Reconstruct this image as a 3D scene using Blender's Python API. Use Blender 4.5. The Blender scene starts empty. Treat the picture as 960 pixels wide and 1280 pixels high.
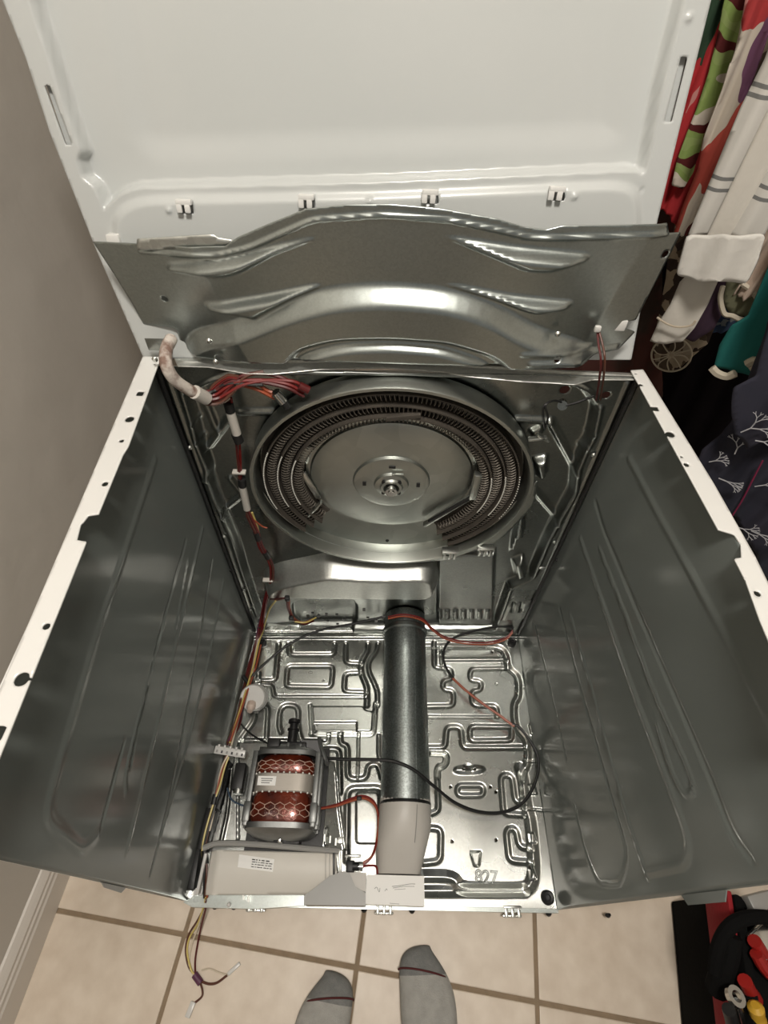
import bpy, bmesh, math, random
import numpy as np
from mathutils import Vector, Matrix
random.seed(7); rng = np.random.default_rng(7)
SC = bpy.context.scene
COL = SC.collection

# ------------------------------------------------------------------ camera
F_PX = 652.0
PIT, ROL, YAW = .683, .039, -.014
CAM = np.array([-.019, -.044, 1.272])
def _R(p, r, y):
    cx, sx = np.cos(p), np.sin(p); cr, sr = np.cos(r), np.sin(r); cy, sy = np.cos(y), np.sin(y)
    Rx = np.array([[1,0,0],[0,cx,-sx],[0,sx,cx]]); Rz = np.array([[cr,-sr,0],[sr,cr,0],[0,0,1]]); Ry = np.array([[cy,-sy,0],[sy,cy,0],[0,0,1]])
    return Ry @ Rx @ Rz
ROT = _R(PIT, ROL, YAW)
cd = bpy.data.cameras.new('camera'); cam = bpy.data.objects.new('camera', cd); COL.objects.link(cam)
cd.sensor_fit = 'HORIZONTAL'; cd.sensor_width = 36.0; cd.lens = F_PX / 960 * 36
cd.clip_start = .01
M4 = Matrix([list(ROT[i]) + [CAM[i]] for i in range(3)] + [[0, 0, 0, 1]])
cam.matrix_world = M4
SC.camera = cam

# ------------------------------------------------------------------ view, world, light
SC.view_settings.view_transform = 'Standard'; SC.view_settings.look = 'None'
SC.view_settings.gamma = 1; SC.view_settings.use_curve_mapping = False
SC.view_settings.exposure = 0.0
W = bpy.data.worlds.new('world'); SC.world = W; W.use_nodes = True
W.node_tree.nodes['Background'].inputs[0].default_value = (.86, .84, .79, 1)
W.node_tree.nodes['Background'].inputs[1].default_value = .30
LIGHT_AT = (.04, -.14, 2.395)
def area_light(name, loc, size, power, color, rot=(0, 0, 0)):
    l = bpy.data.lights.new(name, 'AREA'); l.shape = 'DISK'; l.size = size; l.energy = power; l.color = color
    o = bpy.data.objects.new(name, l); o.location = loc; o.rotation_euler = rot; COL.objects.link(o); return o
area_light('ceiling_lamp_light', (LIGHT_AT[0], LIGHT_AT[1], 2.335), .30, 17, (1.0, .945, .87))

# ------------------------------------------------------------------ pixel helpers (photograph pixel -> point on a real surface)
def ray(px, py): return ROT @ np.array([(px-480)/F_PX, -(py-640)/F_PX, -1.])
def hit(px, py, n, d):
    n = np.array(n, float); r = ray(px, py); return CAM + (d - n @ CAM)/(n @ r)*r
def PZ(px, py, z): return hit(px, py, (0,0,1), z)
def PY(px, py, y): return hit(px, py, (0,1,0), y)
def PX(px, py, x): return hit(px, py, (1,0,0), x)

class Plane:
    def __init__(s, O, U, V):
        s.O = np.array(O, float); s.U = np.array(U, float); s.U /= np.linalg.norm(s.U)
        V = np.array(V, float); V = V - (V @ s.U)*s.U; s.V = V/np.linalg.norm(V); s.N = np.cross(s.U, s.V)
    def uv(s, px, py):
        P = hit(px, py, s.N, s.N @ s.O) - s.O
        return (P @ s.U, P @ s.V)
    def pts(s, L): return [s.uv(*p) for p in L]
    def at(s, u, v, h=0): return s.O + u*s.U + v*s.V + h*s.N

def facing(px, py, dist):
    r = ray(px, py); r = r/np.linalg.norm(r); O = CAM + r*dist
    n = np.array([-r[0], -r[1], 0]); n /= np.linalg.norm(n)
    V = np.array([0, 0, 1.]); U = np.cross(V, n)
    return Plane(O, U, V)

# ------------------------------------------------------------------ materials
def mat(name, col, rough=.5, metal=0., col2=None, scale=8., mix=.5, bump=0., bscale=40., coat=0., spec=.5, trans=0., sheen=0., stretch=None, emit=None):
    m = bpy.data.materials.new(name); m.use_nodes = True; nt = m.node_tree; N = nt.nodes; L = nt.links
    b = N['Principled BSDF']
    b.inputs['Base Color'].default_value = (*col, 1); b.inputs['Roughness'].default_value = rough; b.inputs['Metallic'].default_value = metal
    b.inputs['Coat Weight'].default_value = coat; b.inputs['Coat Roughness'].default_value = .08
    b.inputs['Specular IOR Level'].default_value = spec; b.inputs['Transmission Weight'].default_value = trans
    b.inputs['Sheen Weight'].default_value = sheen
    if emit: b.inputs['Emission Color'].default_value = (*emit[0], 1); b.inputs['Emission Strength'].default_value = emit[1]
    if col2 or bump:
        tc = N.new('ShaderNodeTexCoord'); src = tc.outputs['Object']
        if stretch:
            mp = N.new('ShaderNodeMapping'); mp.inputs['Scale'].default_value = stretch; L.new(src, mp.inputs['Vector']); src = mp.outputs[0]
    if col2:
        n = N.new('ShaderNodeTexNoise'); n.inputs['Scale'].default_value = scale; n.inputs['Detail'].default_value = 6; L.new(src, n.inputs['Vector'])
        r = N.new('ShaderNodeValToRGB'); r.color_ramp.elements[0].position = .5-mix*.4; r.color_ramp.elements[1].position = .5+mix*.4
        r.color_ramp.elements[0].color = (*col, 1); r.color_ramp.elements[1].color = (*col2, 1)
        L.new(n.outputs[0], r.inputs[0]); L.new(r.outputs[0], b.inputs['Base Color'])
    if bump:
        n = N.new('ShaderNodeTexNoise'); n.inputs['Scale'].default_value = bscale; n.inputs['Detail'].default_value = 5; L.new(src, n.inputs['Vector'])
        bp = N.new('ShaderNodeBump'); bp.inputs['Strength'].default_value = bump; bp.inputs['Distance'].default_value = .002
        L.new(n.outputs[0], bp.inputs['Height']); L.new(bp.outputs[0], b.inputs['Normal'])
    return m

def galvanised(name, col, rough, spangle=140., amt=.25, rvar=.1, bump=.03):
    m = bpy.data.materials.new(name); m.use_nodes = True; nt = m.node_tree; N = nt.nodes; L = nt.links; b = N['Principled BSDF']
    b.inputs['Metallic'].default_value = 1
    tc = N.new('ShaderNodeTexCoord'); v = N.new('ShaderNodeTexVoronoi'); v.inputs['Scale'].default_value = spangle; L.new(tc.outputs['Object'], v.inputs['Vector'])
    sep = N.new('ShaderNodeSeparateColor'); L.new(v.outputs['Color'], sep.inputs[0])
    n = N.new('ShaderNodeTexNoise'); n.inputs['Scale'].default_value = 7; n.inputs['Detail'].default_value = 8; L.new(tc.outputs['Object'], n.inputs['Vector'])
    ad = N.new('ShaderNodeMix'); ad.inputs[0].default_value = .5; L.new(sep.outputs[0], ad.inputs[2]); L.new(n.outputs[0], ad.inputs[3])
    r = N.new('ShaderNodeValToRGB'); r.color_ramp.elements[0].position = .2; r.color_ramp.elements[1].position = .8
    r.color_ramp.elements[0].color = tuple(c*(1-amt) for c in col)+(1,); r.color_ramp.elements[1].color = tuple(min(1, c*(1+amt)) for c in col)+(1,)
    L.new(ad.outputs[0], r.inputs[0]); L.new(r.outputs[0], b.inputs['Base Color'])
    mr = N.new('ShaderNodeMapRange'); mr.inputs[3].default_value = rough-rvar; mr.inputs[4].default_value = rough+rvar
    L.new(n.outputs[0], mr.inputs[0]); L.new(mr.outputs[0], b.inputs['Roughness'])
    n2 = N.new('ShaderNodeTexNoise'); n2.inputs['Scale'].default_value = 5; L.new(tc.outputs['Object'], n2.inputs['Vector'])
    bp = N.new('ShaderNodeBump'); bp.inputs['Strength'].default_value = bump*6; bp.inputs['Distance'].default_value = .006
    L.new(n2.outputs[0], bp.inputs['Height']); L.new(bp.outputs[0], b.inputs['Normal'])
    return m

M = {}
M['galv'] = galvanised('galvanised_steel', (.37, .40, .385), .32, spangle=420, amt=.07)
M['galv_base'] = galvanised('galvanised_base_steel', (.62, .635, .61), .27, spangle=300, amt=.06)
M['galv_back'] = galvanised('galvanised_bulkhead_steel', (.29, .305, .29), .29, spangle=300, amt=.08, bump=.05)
M['galv_duct'] = galvanised('spangled_duct_steel', (.43, .47, .465), .36, spangle=420, amt=.28)
M['galv_dull'] = galvanised('dull_plated_steel', (.56, .57, .54), .4, amt=.1)
M['duct_cover'] = galvanised('duct_cover_steel', (.58, .59, .56), .42, spangle=300, amt=.08, rvar=.05)
M['ledge'] = galvanised('ledge_steel', (.72, .73, .70), .5, spangle=300, amt=.06, rvar=.05)
M['disc'] = galvanised('heater_disc_steel', (.46, .48, .45), .38, spangle=30, amt=.08)
M['panel_grey'] = mat('grey_inner_paint', (.158, .176, .166), .16, 0, (.168, .187, .176), 3, .6, bump=.02, bscale=6, spec=.45, coat=.0)
M['white'] = mat('white_enamel', (.74, .735, .71), .28, coat=.4)
M['lid_in'] = mat('lid_white_primer', (.52, .54, .53), .34, 0, (.55, .565, .555), 4, .5, coat=.3)
M['wall'] = mat('beige_wall_paint', (.56, .525, .475), .75, bump=.9, bscale=14, spec=.25)
M['ceiling'] = mat('ceiling_paint', (.75, .72, .66), .9)
M['basebd'] = mat('baseboard_paint', (.62, .575, .52), .45)
M['tile'] = mat('beige_ceramic_tile', (.63, .53, .425), .42, 0, (.74, .645, .535), 26, .5, bump=.12, bscale=60)
M['grout'] = mat('brown_grout', (.30, .225, .15), .95, 0, (.24, .18, .12), 60, .5, bump=.3, bscale=200)
M['plastic_grey'] = mat('light_grey_plastic', (.50, .475, .435), .42, 0, (.54, .515, .475), 12, .5)
M['plastic_pale'] = mat('pale_housing_plastic', (.66, .63, .57), .45, 0, (.70, .67, .61), 9, .5)
M['plastic_mid'] = mat('mid_grey_plastic', (.31, .305, .29), .4)
M['plastic_white'] = mat('milky_plastic', (.70, .69, .66), .3, trans=.1)
M['label'] = mat('white_label_paper', (.90, .89, .86), .5)
M['ink'] = mat('black_ink', (.03, .03, .03), .6)
M['ink_lt'] = mat('grey_ink', (.25, .25, .24), .6)
M['black'] = mat('black_rubber', (.010, .010, .010), .5)
M['blackm'] = mat('black_steel', (.03, .03, .03), .35, .6)
M['brown'] = mat('brown_heat_stained_steel', (.070, .060, .050), .6, .35, (.115, .10, .083), 30, .6)
M['coil'] = mat('heater_coil_wire', (.23, .205, .175), .5, .7)
M['bright'] = mat('lit_hole_and_wedge', (.75, .74, .68), .4)
M['alu'] = mat('cast_aluminium', (.17, .175, .17), .45, .8, (.26, .265, .26), 30, .5, bump=.1)
M['stator'] = mat('stator_lamination', (.42, .385, .34), .45, .5, (.48, .44, .39), 90, .5, stretch=(1, 40, 1))
M['copper'] = mat('copper_enamel_winding', (.035, .006, .005), .25, .3, (.23, .036, .014), 28, .5, bump=.4, bscale=120, coat=.6)
M['lacing'] = mat('white_lacing_cord', (.62, .45, .36), .5)
for nm, c in dict(red=(.17,.010,.008), dkred=(.09,.009,.009), orange=(.34,.075,.032), yellow=(.62,.50,.16), cream=(.62,.54,.42), pinkish=(.58,.47,.40), purple=(.10,.03,.07), tape=(.58,.55,.50), brownw=(.10,.035,.02), blue=(.05,.08,.12)).items():
    M['w_'+nm] = mat('wire_'+nm, c, .4)
M['sleeve'] = mat('braided_fabric_sleeve', (.22, .14, .11), .7, 0, (.66, .60, .54), 60, .25, bump=.5, bscale=200)
M['sock'] = mat('grey_knit_sock', (.34, .335, .31), .95, 0, (.41, .40, .375), 70, .5, bump=.6, bscale=500)
M['sock_toe'] = mat('dark_grey_sock_toe', (.17, .175, .17), .95, 0, (.23, .23, .22), 90, .5, bump=.6, bscale=500)
M['maroon'] = mat('maroon_seam', (.08, .015, .015), .9)
M['denim'] = mat('dark_trouser_cloth', (.05, .055, .07), .9, bump=.3, bscale=300)
M['bagblack'] = mat('black_canvas', (.006, .006, .006), .95, bump=.3, bscale=200, spec=.08)
M['bagred'] = mat('red_canvas', (.28, .006, .012), .8, bump=.3, bscale=200)
M['toolred'] = mat('red_grip_rubber', (.32, .015, .012), .4)
M['toolyellow'] = mat('yellow_grip_plastic', (.55, .32, .03), .4)
M['chrome'] = mat('chrome_steel', (.62, .62, .60), .2, 1)
M['glow'] = mat('lamp_glass', (.9, .88, .8), .4, emit=((1, .93, .84), 38.))
M['wood'] = mat('pale_wood', (.35, .24, .14), .5)

def print_mat(name, cols, scale=14., stretch=(1, 1, 1), rough=.85, dist=.5):
    """flat printed cloth: voronoi patches in given colours"""
    m = bpy.data.materials.new(name); m.use_nodes = True; nt = m.node_tree; N = nt.nodes; L = nt.links; b = N['Principled BSDF']
    b.inputs['Roughness'].default_value = rough; b.inputs['Specular IOR Level'].default_value = .2
    tc = N.new('ShaderNodeTexCoord'); mp = N.new('ShaderNodeMapping'); mp.inputs['Scale'].default_value = stretch; L.new(tc.outputs['UV'], mp.inputs[0])
    nz = N.new('ShaderNodeTexNoise'); nz.inputs['Scale'].default_value = scale*.8; L.new(mp.outputs[0], nz.inputs['Vector'])
    mx = N.new('ShaderNodeMix'); mx.data_type = 'VECTOR'; mx.blend_type = 'MIX' if hasattr(mx, 'blend_type') else None; mx.inputs[0].default_value = dist*.12
    L.new(mp.outputs[0], mx.inputs[4]); L.new(nz.outputs['Color'], mx.inputs[5])
    v = N.new('ShaderNodeTexVoronoi'); v.inputs['Scale'].default_value = scale; L.new(mx.outputs[1], v.inputs['Vector'])
    s = N.new('ShaderNodeSeparateColor'); L.new(v.outputs['Color'], s.inputs[0])
    r = N.new('ShaderNodeValToRGB'); r.color_ramp.interpolation = 'CONSTANT'; e = r.color_ramp.elements
    while len(e) < len(cols): e.new(.5)
    for i, c in enumerate(cols): e[i].position = i/len(cols); e[i].color = (*c, 1)
    L.new(s.outputs[0], r.inputs[0]); L.new(r.outputs[0], b.inputs['Base Color'])
    return m

def stripe_mat(name, base, stripe, bands, horizontal=True):
    """cloth with woven stripes at given UV positions (start, width)"""
    m = bpy.data.materials.new(name); m.use_nodes = True; nt = m.node_tree; N = nt.nodes; L = nt.links; b = N['Principled BSDF']
    b.inputs['Roughness'].default_value = .9; b.inputs['Specular IOR Level'].default_value = .15
    tc = N.new('ShaderNodeTexCoord'); s = N.new('ShaderNodeSeparateXYZ'); L.new(tc.outputs['UV'], s.inputs[0]); val = s.outputs[1 if horizontal else 0]
    acc = None
    for p, w in bands:
        c = N.new('ShaderNodeMath'); c.operation = 'COMPARE'; c.inputs[1].default_value = p; c.inputs[2].default_value = w; L.new(val, c.inputs[0])
        if acc: a = N.new('ShaderNodeMath'); a.operation = 'MAXIMUM'; L.new(acc, a.inputs[0]); L.new(c.outputs[0], a.inputs[1]); acc = a.outputs[0]
        else: acc = c.outputs[0]
    mx = N.new('ShaderNodeMix'); mx.data_type = 'RGBA'; L.new(acc, mx.inputs[0]); mx.inputs[6].default_value = (*base, 1); mx.inputs[7].default_value = (*stripe, 1)
    L.new(mx.outputs[2], b.inputs['Base Color']); return m

# ------------------------------------------------------------------ object helpers
def link(name, me, mats, parent=None):
    o = bpy.data.objects.new(name, me); COL.objects.link(o)
    for m in (mats if isinstance(mats, (list, tuple)) else [mats]): me.materials.append(m)
    if parent: o.parent = parent; o.matrix_parent_inverse = Matrix.Translation(-parent_loc(parent))
    return o
def parent_loc(p):
    v = Vector(p.location)          # world position (nothing here is rotated)
    if p.parent: v += parent_loc(p.parent)+p.matrix_parent_inverse.translation
    return v
def thing(name, label, cat, loc=(0, 0, 0), group=None):
    o = bpy.data.objects.new(name, None); o.empty_display_size = .05; o.location = loc; COL.objects.link(o)
    o['label'] = label; o['category'] = cat
    if group: o['group'] = group
    return o
def tag(o, label=None, cat=None, group=None, kind=None):
    if label: o['label'] = label
    if cat: o['category'] = cat
    if group: o['group'] = group
    if kind: o['kind'] = kind
    return o
def smooth(me, flag=True): me.polygons.foreach_set('use_smooth', [flag]*len(me.polygons)); me.update()

class MB:
    """mesh collector in world coordinates"""
    def __init__(s): s.bm = bmesh.new()
    def box(s, c, size, rot=None, bev=0., mi=0):
        g = bmesh.ops.create_cube(s.bm, size=1.0); vs = g['verts']
        bmesh.ops.scale(s.bm, vec=size, verts=vs)
        if bev:
            es = list({e for v in vs for e in v.link_edges})
            r = bmesh.ops.bevel(s.bm, geom=es, offset=bev, segments=2, affect='EDGES', profile=.5)
            vs = list({v for f in r['faces'] for v in f.verts} | {v for v in vs if v.is_valid})
        m = Matrix.Translation(Vector(c)) @ (rot.to_4x4() if rot is not None else Matrix())
        bmesh.ops.transform(s.bm, matrix=m, verts=vs)
        if mi:
            for f in {f for v in vs for f in v.link_faces}: f.material_index = mi
        return s
    def cyl(s, a, b, r, r2=None, n=20, cap=True, mi=0):
        a = Vector(a); b = Vector(b); d = b-a
        g = bmesh.ops.create_cone(s.bm, cap_ends=cap, segments=n, radius1=r, radius2=r if r2 is None else r2, depth=d.length)
        q = d.to_track_quat('Z', 'Y').to_matrix().to_4x4()
        bmesh.ops.transform(s.bm, matrix=Matrix.Translation((a+b)/2) @ q, verts=g['verts'])
        if mi:
            for f in {f for v in g['verts'] for f in v.link_faces}: f.material_index = mi
        return s
    def ball(s, c, r, sc=(1, 1, 1), n=12):
        g = bmesh.ops.create_uvsphere(s.bm, u_segments=n, v_segments=n//2+2, radius=r)
        bmesh.ops.transform(s.bm, matrix=Matrix.Translation(Vector(c)) @ Matrix.Diagonal((*sc, 1)), verts=g['verts']); return s
    def prism(s, pts, off):
        """closed polygon (3D points) extruded by vector off"""
        a = [s.bm.verts.new(p) for p in pts]; b = [s.bm.verts.new(Vector(p)+Vector(off)) for p in pts]; n = len(pts)
        s.bm.faces.new(a); s.bm.faces.new(b[::-1])
        for i in range(n): s.bm.faces.new([a[i], b[i], b[(i+1) % n], a[(i+1) % n]][::-1])
        return s
    def tube(s, P, r, n=8):
        tube_into(s.bm, P, r, n); return s
    def lathe(s, O, axis, prof, n=64, a0=0., a1=2*math.pi, ref=None):
        """prof: (radius, offset along axis)"""
        A = Vector(axis).normalized(); X = Vector(ref) if ref is not None else A.orthogonal(); X = (X-X.dot(A)*A).normalized(); Y = A.cross(X)
        full = abs(a1-a0-2*math.pi) < 1e-6; k = n if full else n+1; rows = []
        for i in range(k):
            t = a0+(a1-a0)*i/n; d = X*math.cos(t)+Y*math.sin(t)
            rows.append([s.bm.verts.new(Vector(O)+d*r+A*h) for r, h in prof])
        for i in range(n):
            p, q = rows[i], rows[(i+1) % k]
            for j in range(len(prof)-1):
                try: s.bm.faces.new([p[j], q[j], q[j+1], p[j+1]])
                except ValueError: pass
        return s
    def build(s, name, m, parent=None, sm=True, angle=35):
        bmesh.ops.recalc_face_normals(s.bm, faces=s.bm.faces[:])
        me = bpy.data.meshes.new(name); s.bm.to_mesh(me); s.bm.free()
        o = link(name, me, m, parent)
        if sm:
            me.polygons.foreach_set('use_smooth', [True]*len(me.polygons))
            me.set_sharp_from_angle(angle=math.radians(angle))
        return o

def catmull(P, k=8):
    P = np.array(P, float)
    if len(P) < 3: return P
    Q = np.vstack([2*P[0]-P[1], P, 2*P[-1]-P[-2]]); out = []
    for i in range(1, len(Q)-2):
        for t in np.linspace(0, 1, k, endpoint=False):
            a, b, c, d = Q[i-1], Q[i], Q[i+1], Q[i+2]
            out.append(.5*((2*b)+(-a+c)*t+(2*a-5*b+4*c-d)*t*t+(-a+3*b-3*c+d)*t**3))
    out.append(P[-1]); return np.array(out)
def tube_into(bm, P, r, n=8):
    P = [Vector(p) for p in P]; rings = []; up = None
    for i, p in enumerate(P):
        d = (P[min(i+1, len(P)-1)]-P[max(i-1, 0)])
        if d.length < 1e-9: d = Vector((0, 0, 1))
        d.normalize()
        up = d.orthogonal().normalized() if up is None else (up-up.dot(d)*d).normalized()
        w = d.cross(up); rr = r[i] if hasattr(r, '__len__') else r
        rings.append([bm.verts.new(p+(up*math.cos(2*math.pi*j/n)+w*math.sin(2*math.pi*j/n))*rr) for j in range(n)])
    for a, b in zip(rings, rings[1:]):
        for j in range(n): bm.faces.new([a[j], a[(j+1) % n], b[(j+1) % n], b[j]])
    bm.faces.new(rings[0][::-1]); bm.faces.new(rings[-1])
def wire(name, P, r, m, parent=None, n=8, k=8):
    mb = MB(); mb.tube(catmull(P, k), r, n); return mb.build(name, m, parent)
def bundle(name, P, r, m, parent, off, tw=0., k=8):
    """a wire offset from a bundle path; off = (dx, dz) start offset, tw turns over the path"""
    C_ = catmull(P, k); out = []
    for i, p in enumerate(C_):
        a = math.atan2(off[1], off[0])+tw*2*math.pi*i/len(C_); q = math.hypot(*off)
        out.append(p+np.array([math.cos(a)*q, math.sin(a)*q*.6, math.sin(a)*q]))
    mb = MB(); mb.tube(out, r, 6); return mb.build(name, m, parent)

# ------------------------------------------------------------------ pressed sheet-metal builder (height field on a plane)
def fillet(P, r, closed=False, n=4):
    P = np.array(P, float); out = []; L = len(P)
    for i in range(L):
        if not closed and i in (0, L-1): out.append(P[i]); continue
        a, b, c = P[i-1], P[i], P[(i+1) % L]
        la, lc = np.linalg.norm(a-b), np.linalg.norm(c-b)
        if la < 1e-9 or lc < 1e-9: continue
        ra = min(r, la*.48); rc = min(r, lc*.48); p = b+(a-b)/la*ra; q = b+(c-b)/lc*rc
        for t in np.linspace(0, 1, n+1): out.append((1-t)**2*p+2*t*(1-t)*b+t*t*q)
    return np.array(out)
def nearest(P, poly, closed):
    """distance and nearest point of P (N,2) to a polyline"""
    poly = np.asarray(poly); A = poly if closed else poly[:-1]; B = np.roll(poly, -1, 0) if closed else poly[1:]
    best = np.full(len(P), 1e9); np_ = P.copy()
    for a, b in zip(A, B):
        d = b-a; l = d @ d
        t = np.clip(((P-a) @ d)/(l if l > 0 else 1), 0, 1); q = a+t[:, None]*d; e = np.hypot(*(P-q).T)
        m = e < best; best[m] = e[m]; np_[m] = q[m]
    return best, np_
def inside(P, poly):
    poly = np.asarray(poly); r = np.zeros(len(P), bool)
    for a, b in zip(poly, np.roll(poly, -1, 0)):
        if a[1] == b[1]: continue
        c = ((a[1] > P[:, 1]) != (b[1] > P[:, 1])) & (P[:, 0] < (b[0]-a[0])*(P[:, 1]-a[1])/(b[1]-a[1])+a[0]); r ^= c
    return r
def sstep(x): x = np.clip(x, 0, 1); return x*x*(3-2*x)
def apply_feats(P, h, feats):
    for f in feats:
        k = f[0]; poly = np.asarray(f[1], float)
        pad = f[2] if k in 'gv' else 0
        lo = poly.min(0)-abs(pad)*1.2-.002; hi = poly.max(0)+abs(pad)*1.2+.002
        sel = np.where((P[:, 0] > lo[0]) & (P[:, 0] < hi[0]) & (P[:, 1] > lo[1]) & (P[:, 1] < hi[1]))[0]
        if not len(sel): continue
        Q = P[sel]
        if k == 'g':      # groove / ridge: poly, width, depth(+ridge), closed
            d, _ = nearest(Q, poly, f[4] if len(f) > 4 else False)
            h[sel] += f[3]*sstep((1-d/(f[2]/2))*1.15)
        elif k == 'v':    # steep pressed channel
            d, _ = nearest(Q, poly, f[4] if len(f) > 4 else False); h[sel] += f[3]*np.clip((1-d/(f[2]/2))*1.08, 0, 1)
        elif k == 'l':    # plateau with straight slopes
            d, _ = nearest(Q, poly, True); s = np.where(inside(Q, poly), d, 0.); x = np.clip(s/f[3], 0, 1); h[sel] += f[2]*(.8*x+.2*sstep(x))
        elif k == 'p':    # plateau: poly, height, bevel (centred outside->in)
            d, _ = nearest(Q, poly, True); s = np.where(inside(Q, poly), d, 0.)
            h[sel] += f[2]*sstep(s/f[3])
    return h
def sheet(name, pl, outline, cell, feats=(), holes=(), mats=None, parent=None, thick=.0012, warp=None, uvs=False, flip=False):
    outline = np.asarray(outline, float); lo = outline.min(0)-cell; hi = outline.max(0)+cell
    nx = int((hi[0]-lo[0])/cell)+2; ny = int((hi[1]-lo[1])/cell)+2
    X, Y = np.meshgrid(lo[0]+np.arange(nx)*cell, lo[1]+np.arange(ny)*cell, indexing='ij'); P = np.stack([X.ravel(), Y.ravel()], 1)
    idx = np.arange(nx*ny).reshape(nx, ny)
    q = np.stack([idx[:-1, :-1], idx[1:, :-1], idx[1:, 1:], idx[:-1, 1:]], -1).reshape(-1, 4)
    cc = P[q].mean(1); keep = inside(cc, outline)
    for hpoly in holes: keep &= ~inside(cc, hpoly)
    q = q[keep]; cnt = np.bincount(q.ravel(), minlength=nx*ny)
    bd = np.where((cnt > 0) & (cnt < 4))[0]
    d, npt = nearest(P[bd], outline, True)
    for hpoly in holes:
        d2, n2 = nearest(P[bd], hpoly, True); m = d2 < d; d[m] = d2[m]; npt[m] = n2[m]
    m = d < cell*1.2; P[bd[m]] = npt[m]
    used = np.where(cnt > 0)[0]; remap = -np.ones(nx*ny, int); remap[used] = np.arange(len(used)); P = P[used]; q = remap[q]
    h = np.zeros(len(P)); apply_feats(P, h, feats)
    if warp is not None: h = h+warp(P)
    V = pl.O+P[:, :1]*pl.U+P[:, 1:]*pl.V+h[:, None]*pl.N
    if flip: q = q[:, ::-1]
    me = bpy.data.meshes.new(name); me.vertices.add(len(V)); me.vertices.foreach_set('co', V.ravel())
    me.loops.add(q.size); me.loops.foreach_set('vertex_index', q.ravel().astype(np.int32))
    me.polygons.add(len(q)); me.polygons.foreach_set('loop_start', (np.arange(len(q))*4).astype(np.int32))
    me.polygons.foreach_set('loop_total', np.full(len(q), 4, np.int32)); me.polygons.foreach_set('use_smooth', np.ones(len(q), bool))
    me.update(calc_edges=True)
    if uvs:
        ul = me.uv_layers.new(name='UV'); ul.data.foreach_set('uv', P[q.ravel()].ravel().astype(np.float32))
    o = link(name, me, mats, parent)
    if thick:
        sm = o.modifiers.new('thickness', 'SOLIDIFY'); sm.thickness = thick; sm.offset = -1
        if isinstance(mats, (list, tuple)) and len(mats) > 1: sm.material_offset = 1; sm.material_offset_rim = 1
    return o
def circ(c, r, n=20, ry=None): return [(c[0]+r*math.cos(2*math.pi*i/n), c[1]+(ry or r)*math.sin(2*math.pi*i/n)) for i in range(n)]
def sc(pts, ox, oy, s): return [(ox+x/s, oy+y/s) for x, y in pts]      # coordinates read off an enlarged crop

# ================================================================== the setting
TA = math.radians(-7.3); TP = .3285; GW = .0075
T0 = np.array([.2885, -.131])       # grout crossing right of the feet
tu = np.array([math.cos(TA), math.sin(TA)]); tv = np.array([-math.sin(TA), math.cos(TA)])
fl = MB(); fl.box((.1, .6, -.008), (3.4, 5.2, .010)); floor = tag(fl.build('floor', M['grout'], sm=False), 'beige tiled floor with brown grout', kind='structure')
def tile_mesh(k):
    mb = MB(); mb.box((0, 0, 0), (TP-GW, TP-GW, .009), bev=.0018); bm = mb.bm
    for v in bm.verts: v.co.z += random.uniform(-.0003, .0003)
    me = bpy.data.meshes.new('tile'); bm.to_mesh(me); bm.free(); me.materials.append(M['tile']); return me
tms = [tile_mesh(i) for i in range(4)]
far = MB()
for i in range(-6, 6):
    for j in range(-7, 9):
        c = T0+tu*TP*(i+.5)+tv*TP*(j+.5)
        if not (-.75 < c[0] < 1.6 and -1.6 < c[1] < 2.6): continue
        o = bpy.data.objects.new('tile', tms[(i*3+j) % 4]); COL.objects.link(o); o.parent = floor
        o.location = (c[0], c[1], -.0045+random.uniform(-.0004, .0004)); o.rotation_euler = (random.uniform(-.001, .001), random.uniform(-.001, .001), TA+random.choice((0, math.pi/2, math.pi)))

# left wall, slightly turned against the dryer, with orange-peel plaster
WN = np.array([1, -.064, 0.]); WN /= np.linalg.norm(WN)
WO = np.array([-.632, 0, 0.]); WD = np.array([.064, 1, 0.]); WD /= np.linalg.norm(WD)
def wall_sheet(name, O, U, Lu, H, m):
    pl = Plane(O, U, (0, 0, 1)); cell = .02
    ph = rng.uniform(0, 6.28, (14, 3)); fr = rng.normal(0, 1, (14, 2))*38
    def wf(P):
        h = np.zeros(len(P))
        for k in range(14): h += np.sin(P @ fr[k]+ph[k, 0]+1.5*np.sin(P @ fr[k][::-1]*.4+ph[k, 1]))
        return np.clip(h, -1, 6)*.00018
    return tag(sheet(name, pl, [(0, 0), (Lu, 0), (Lu, H), (0, H)], cell, mats=m, warp=wf, thick=.02), kind='structure')
wl = wall_sheet('wall_left', WO-WD*1.4, WD, 3.2, 2.44, M['wall'])
wl.data.flip_normals() if False else None
wall_sheet('wall_back', (-.75, 1.75, 0), (1, 0, 0), 2.15, 2.44, M['wall'])
wall_sheet('wall_right', (1.25, 1.78, 0), (0, -1, 0), 2.4, 2.44, M['wall'])
mb = MB(); mb.box((.1, .1, 2.46), (3.2, 4.2, .04)); tag(mb.build('ceiling', M['ceiling'], sm=False), kind='structure')
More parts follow.
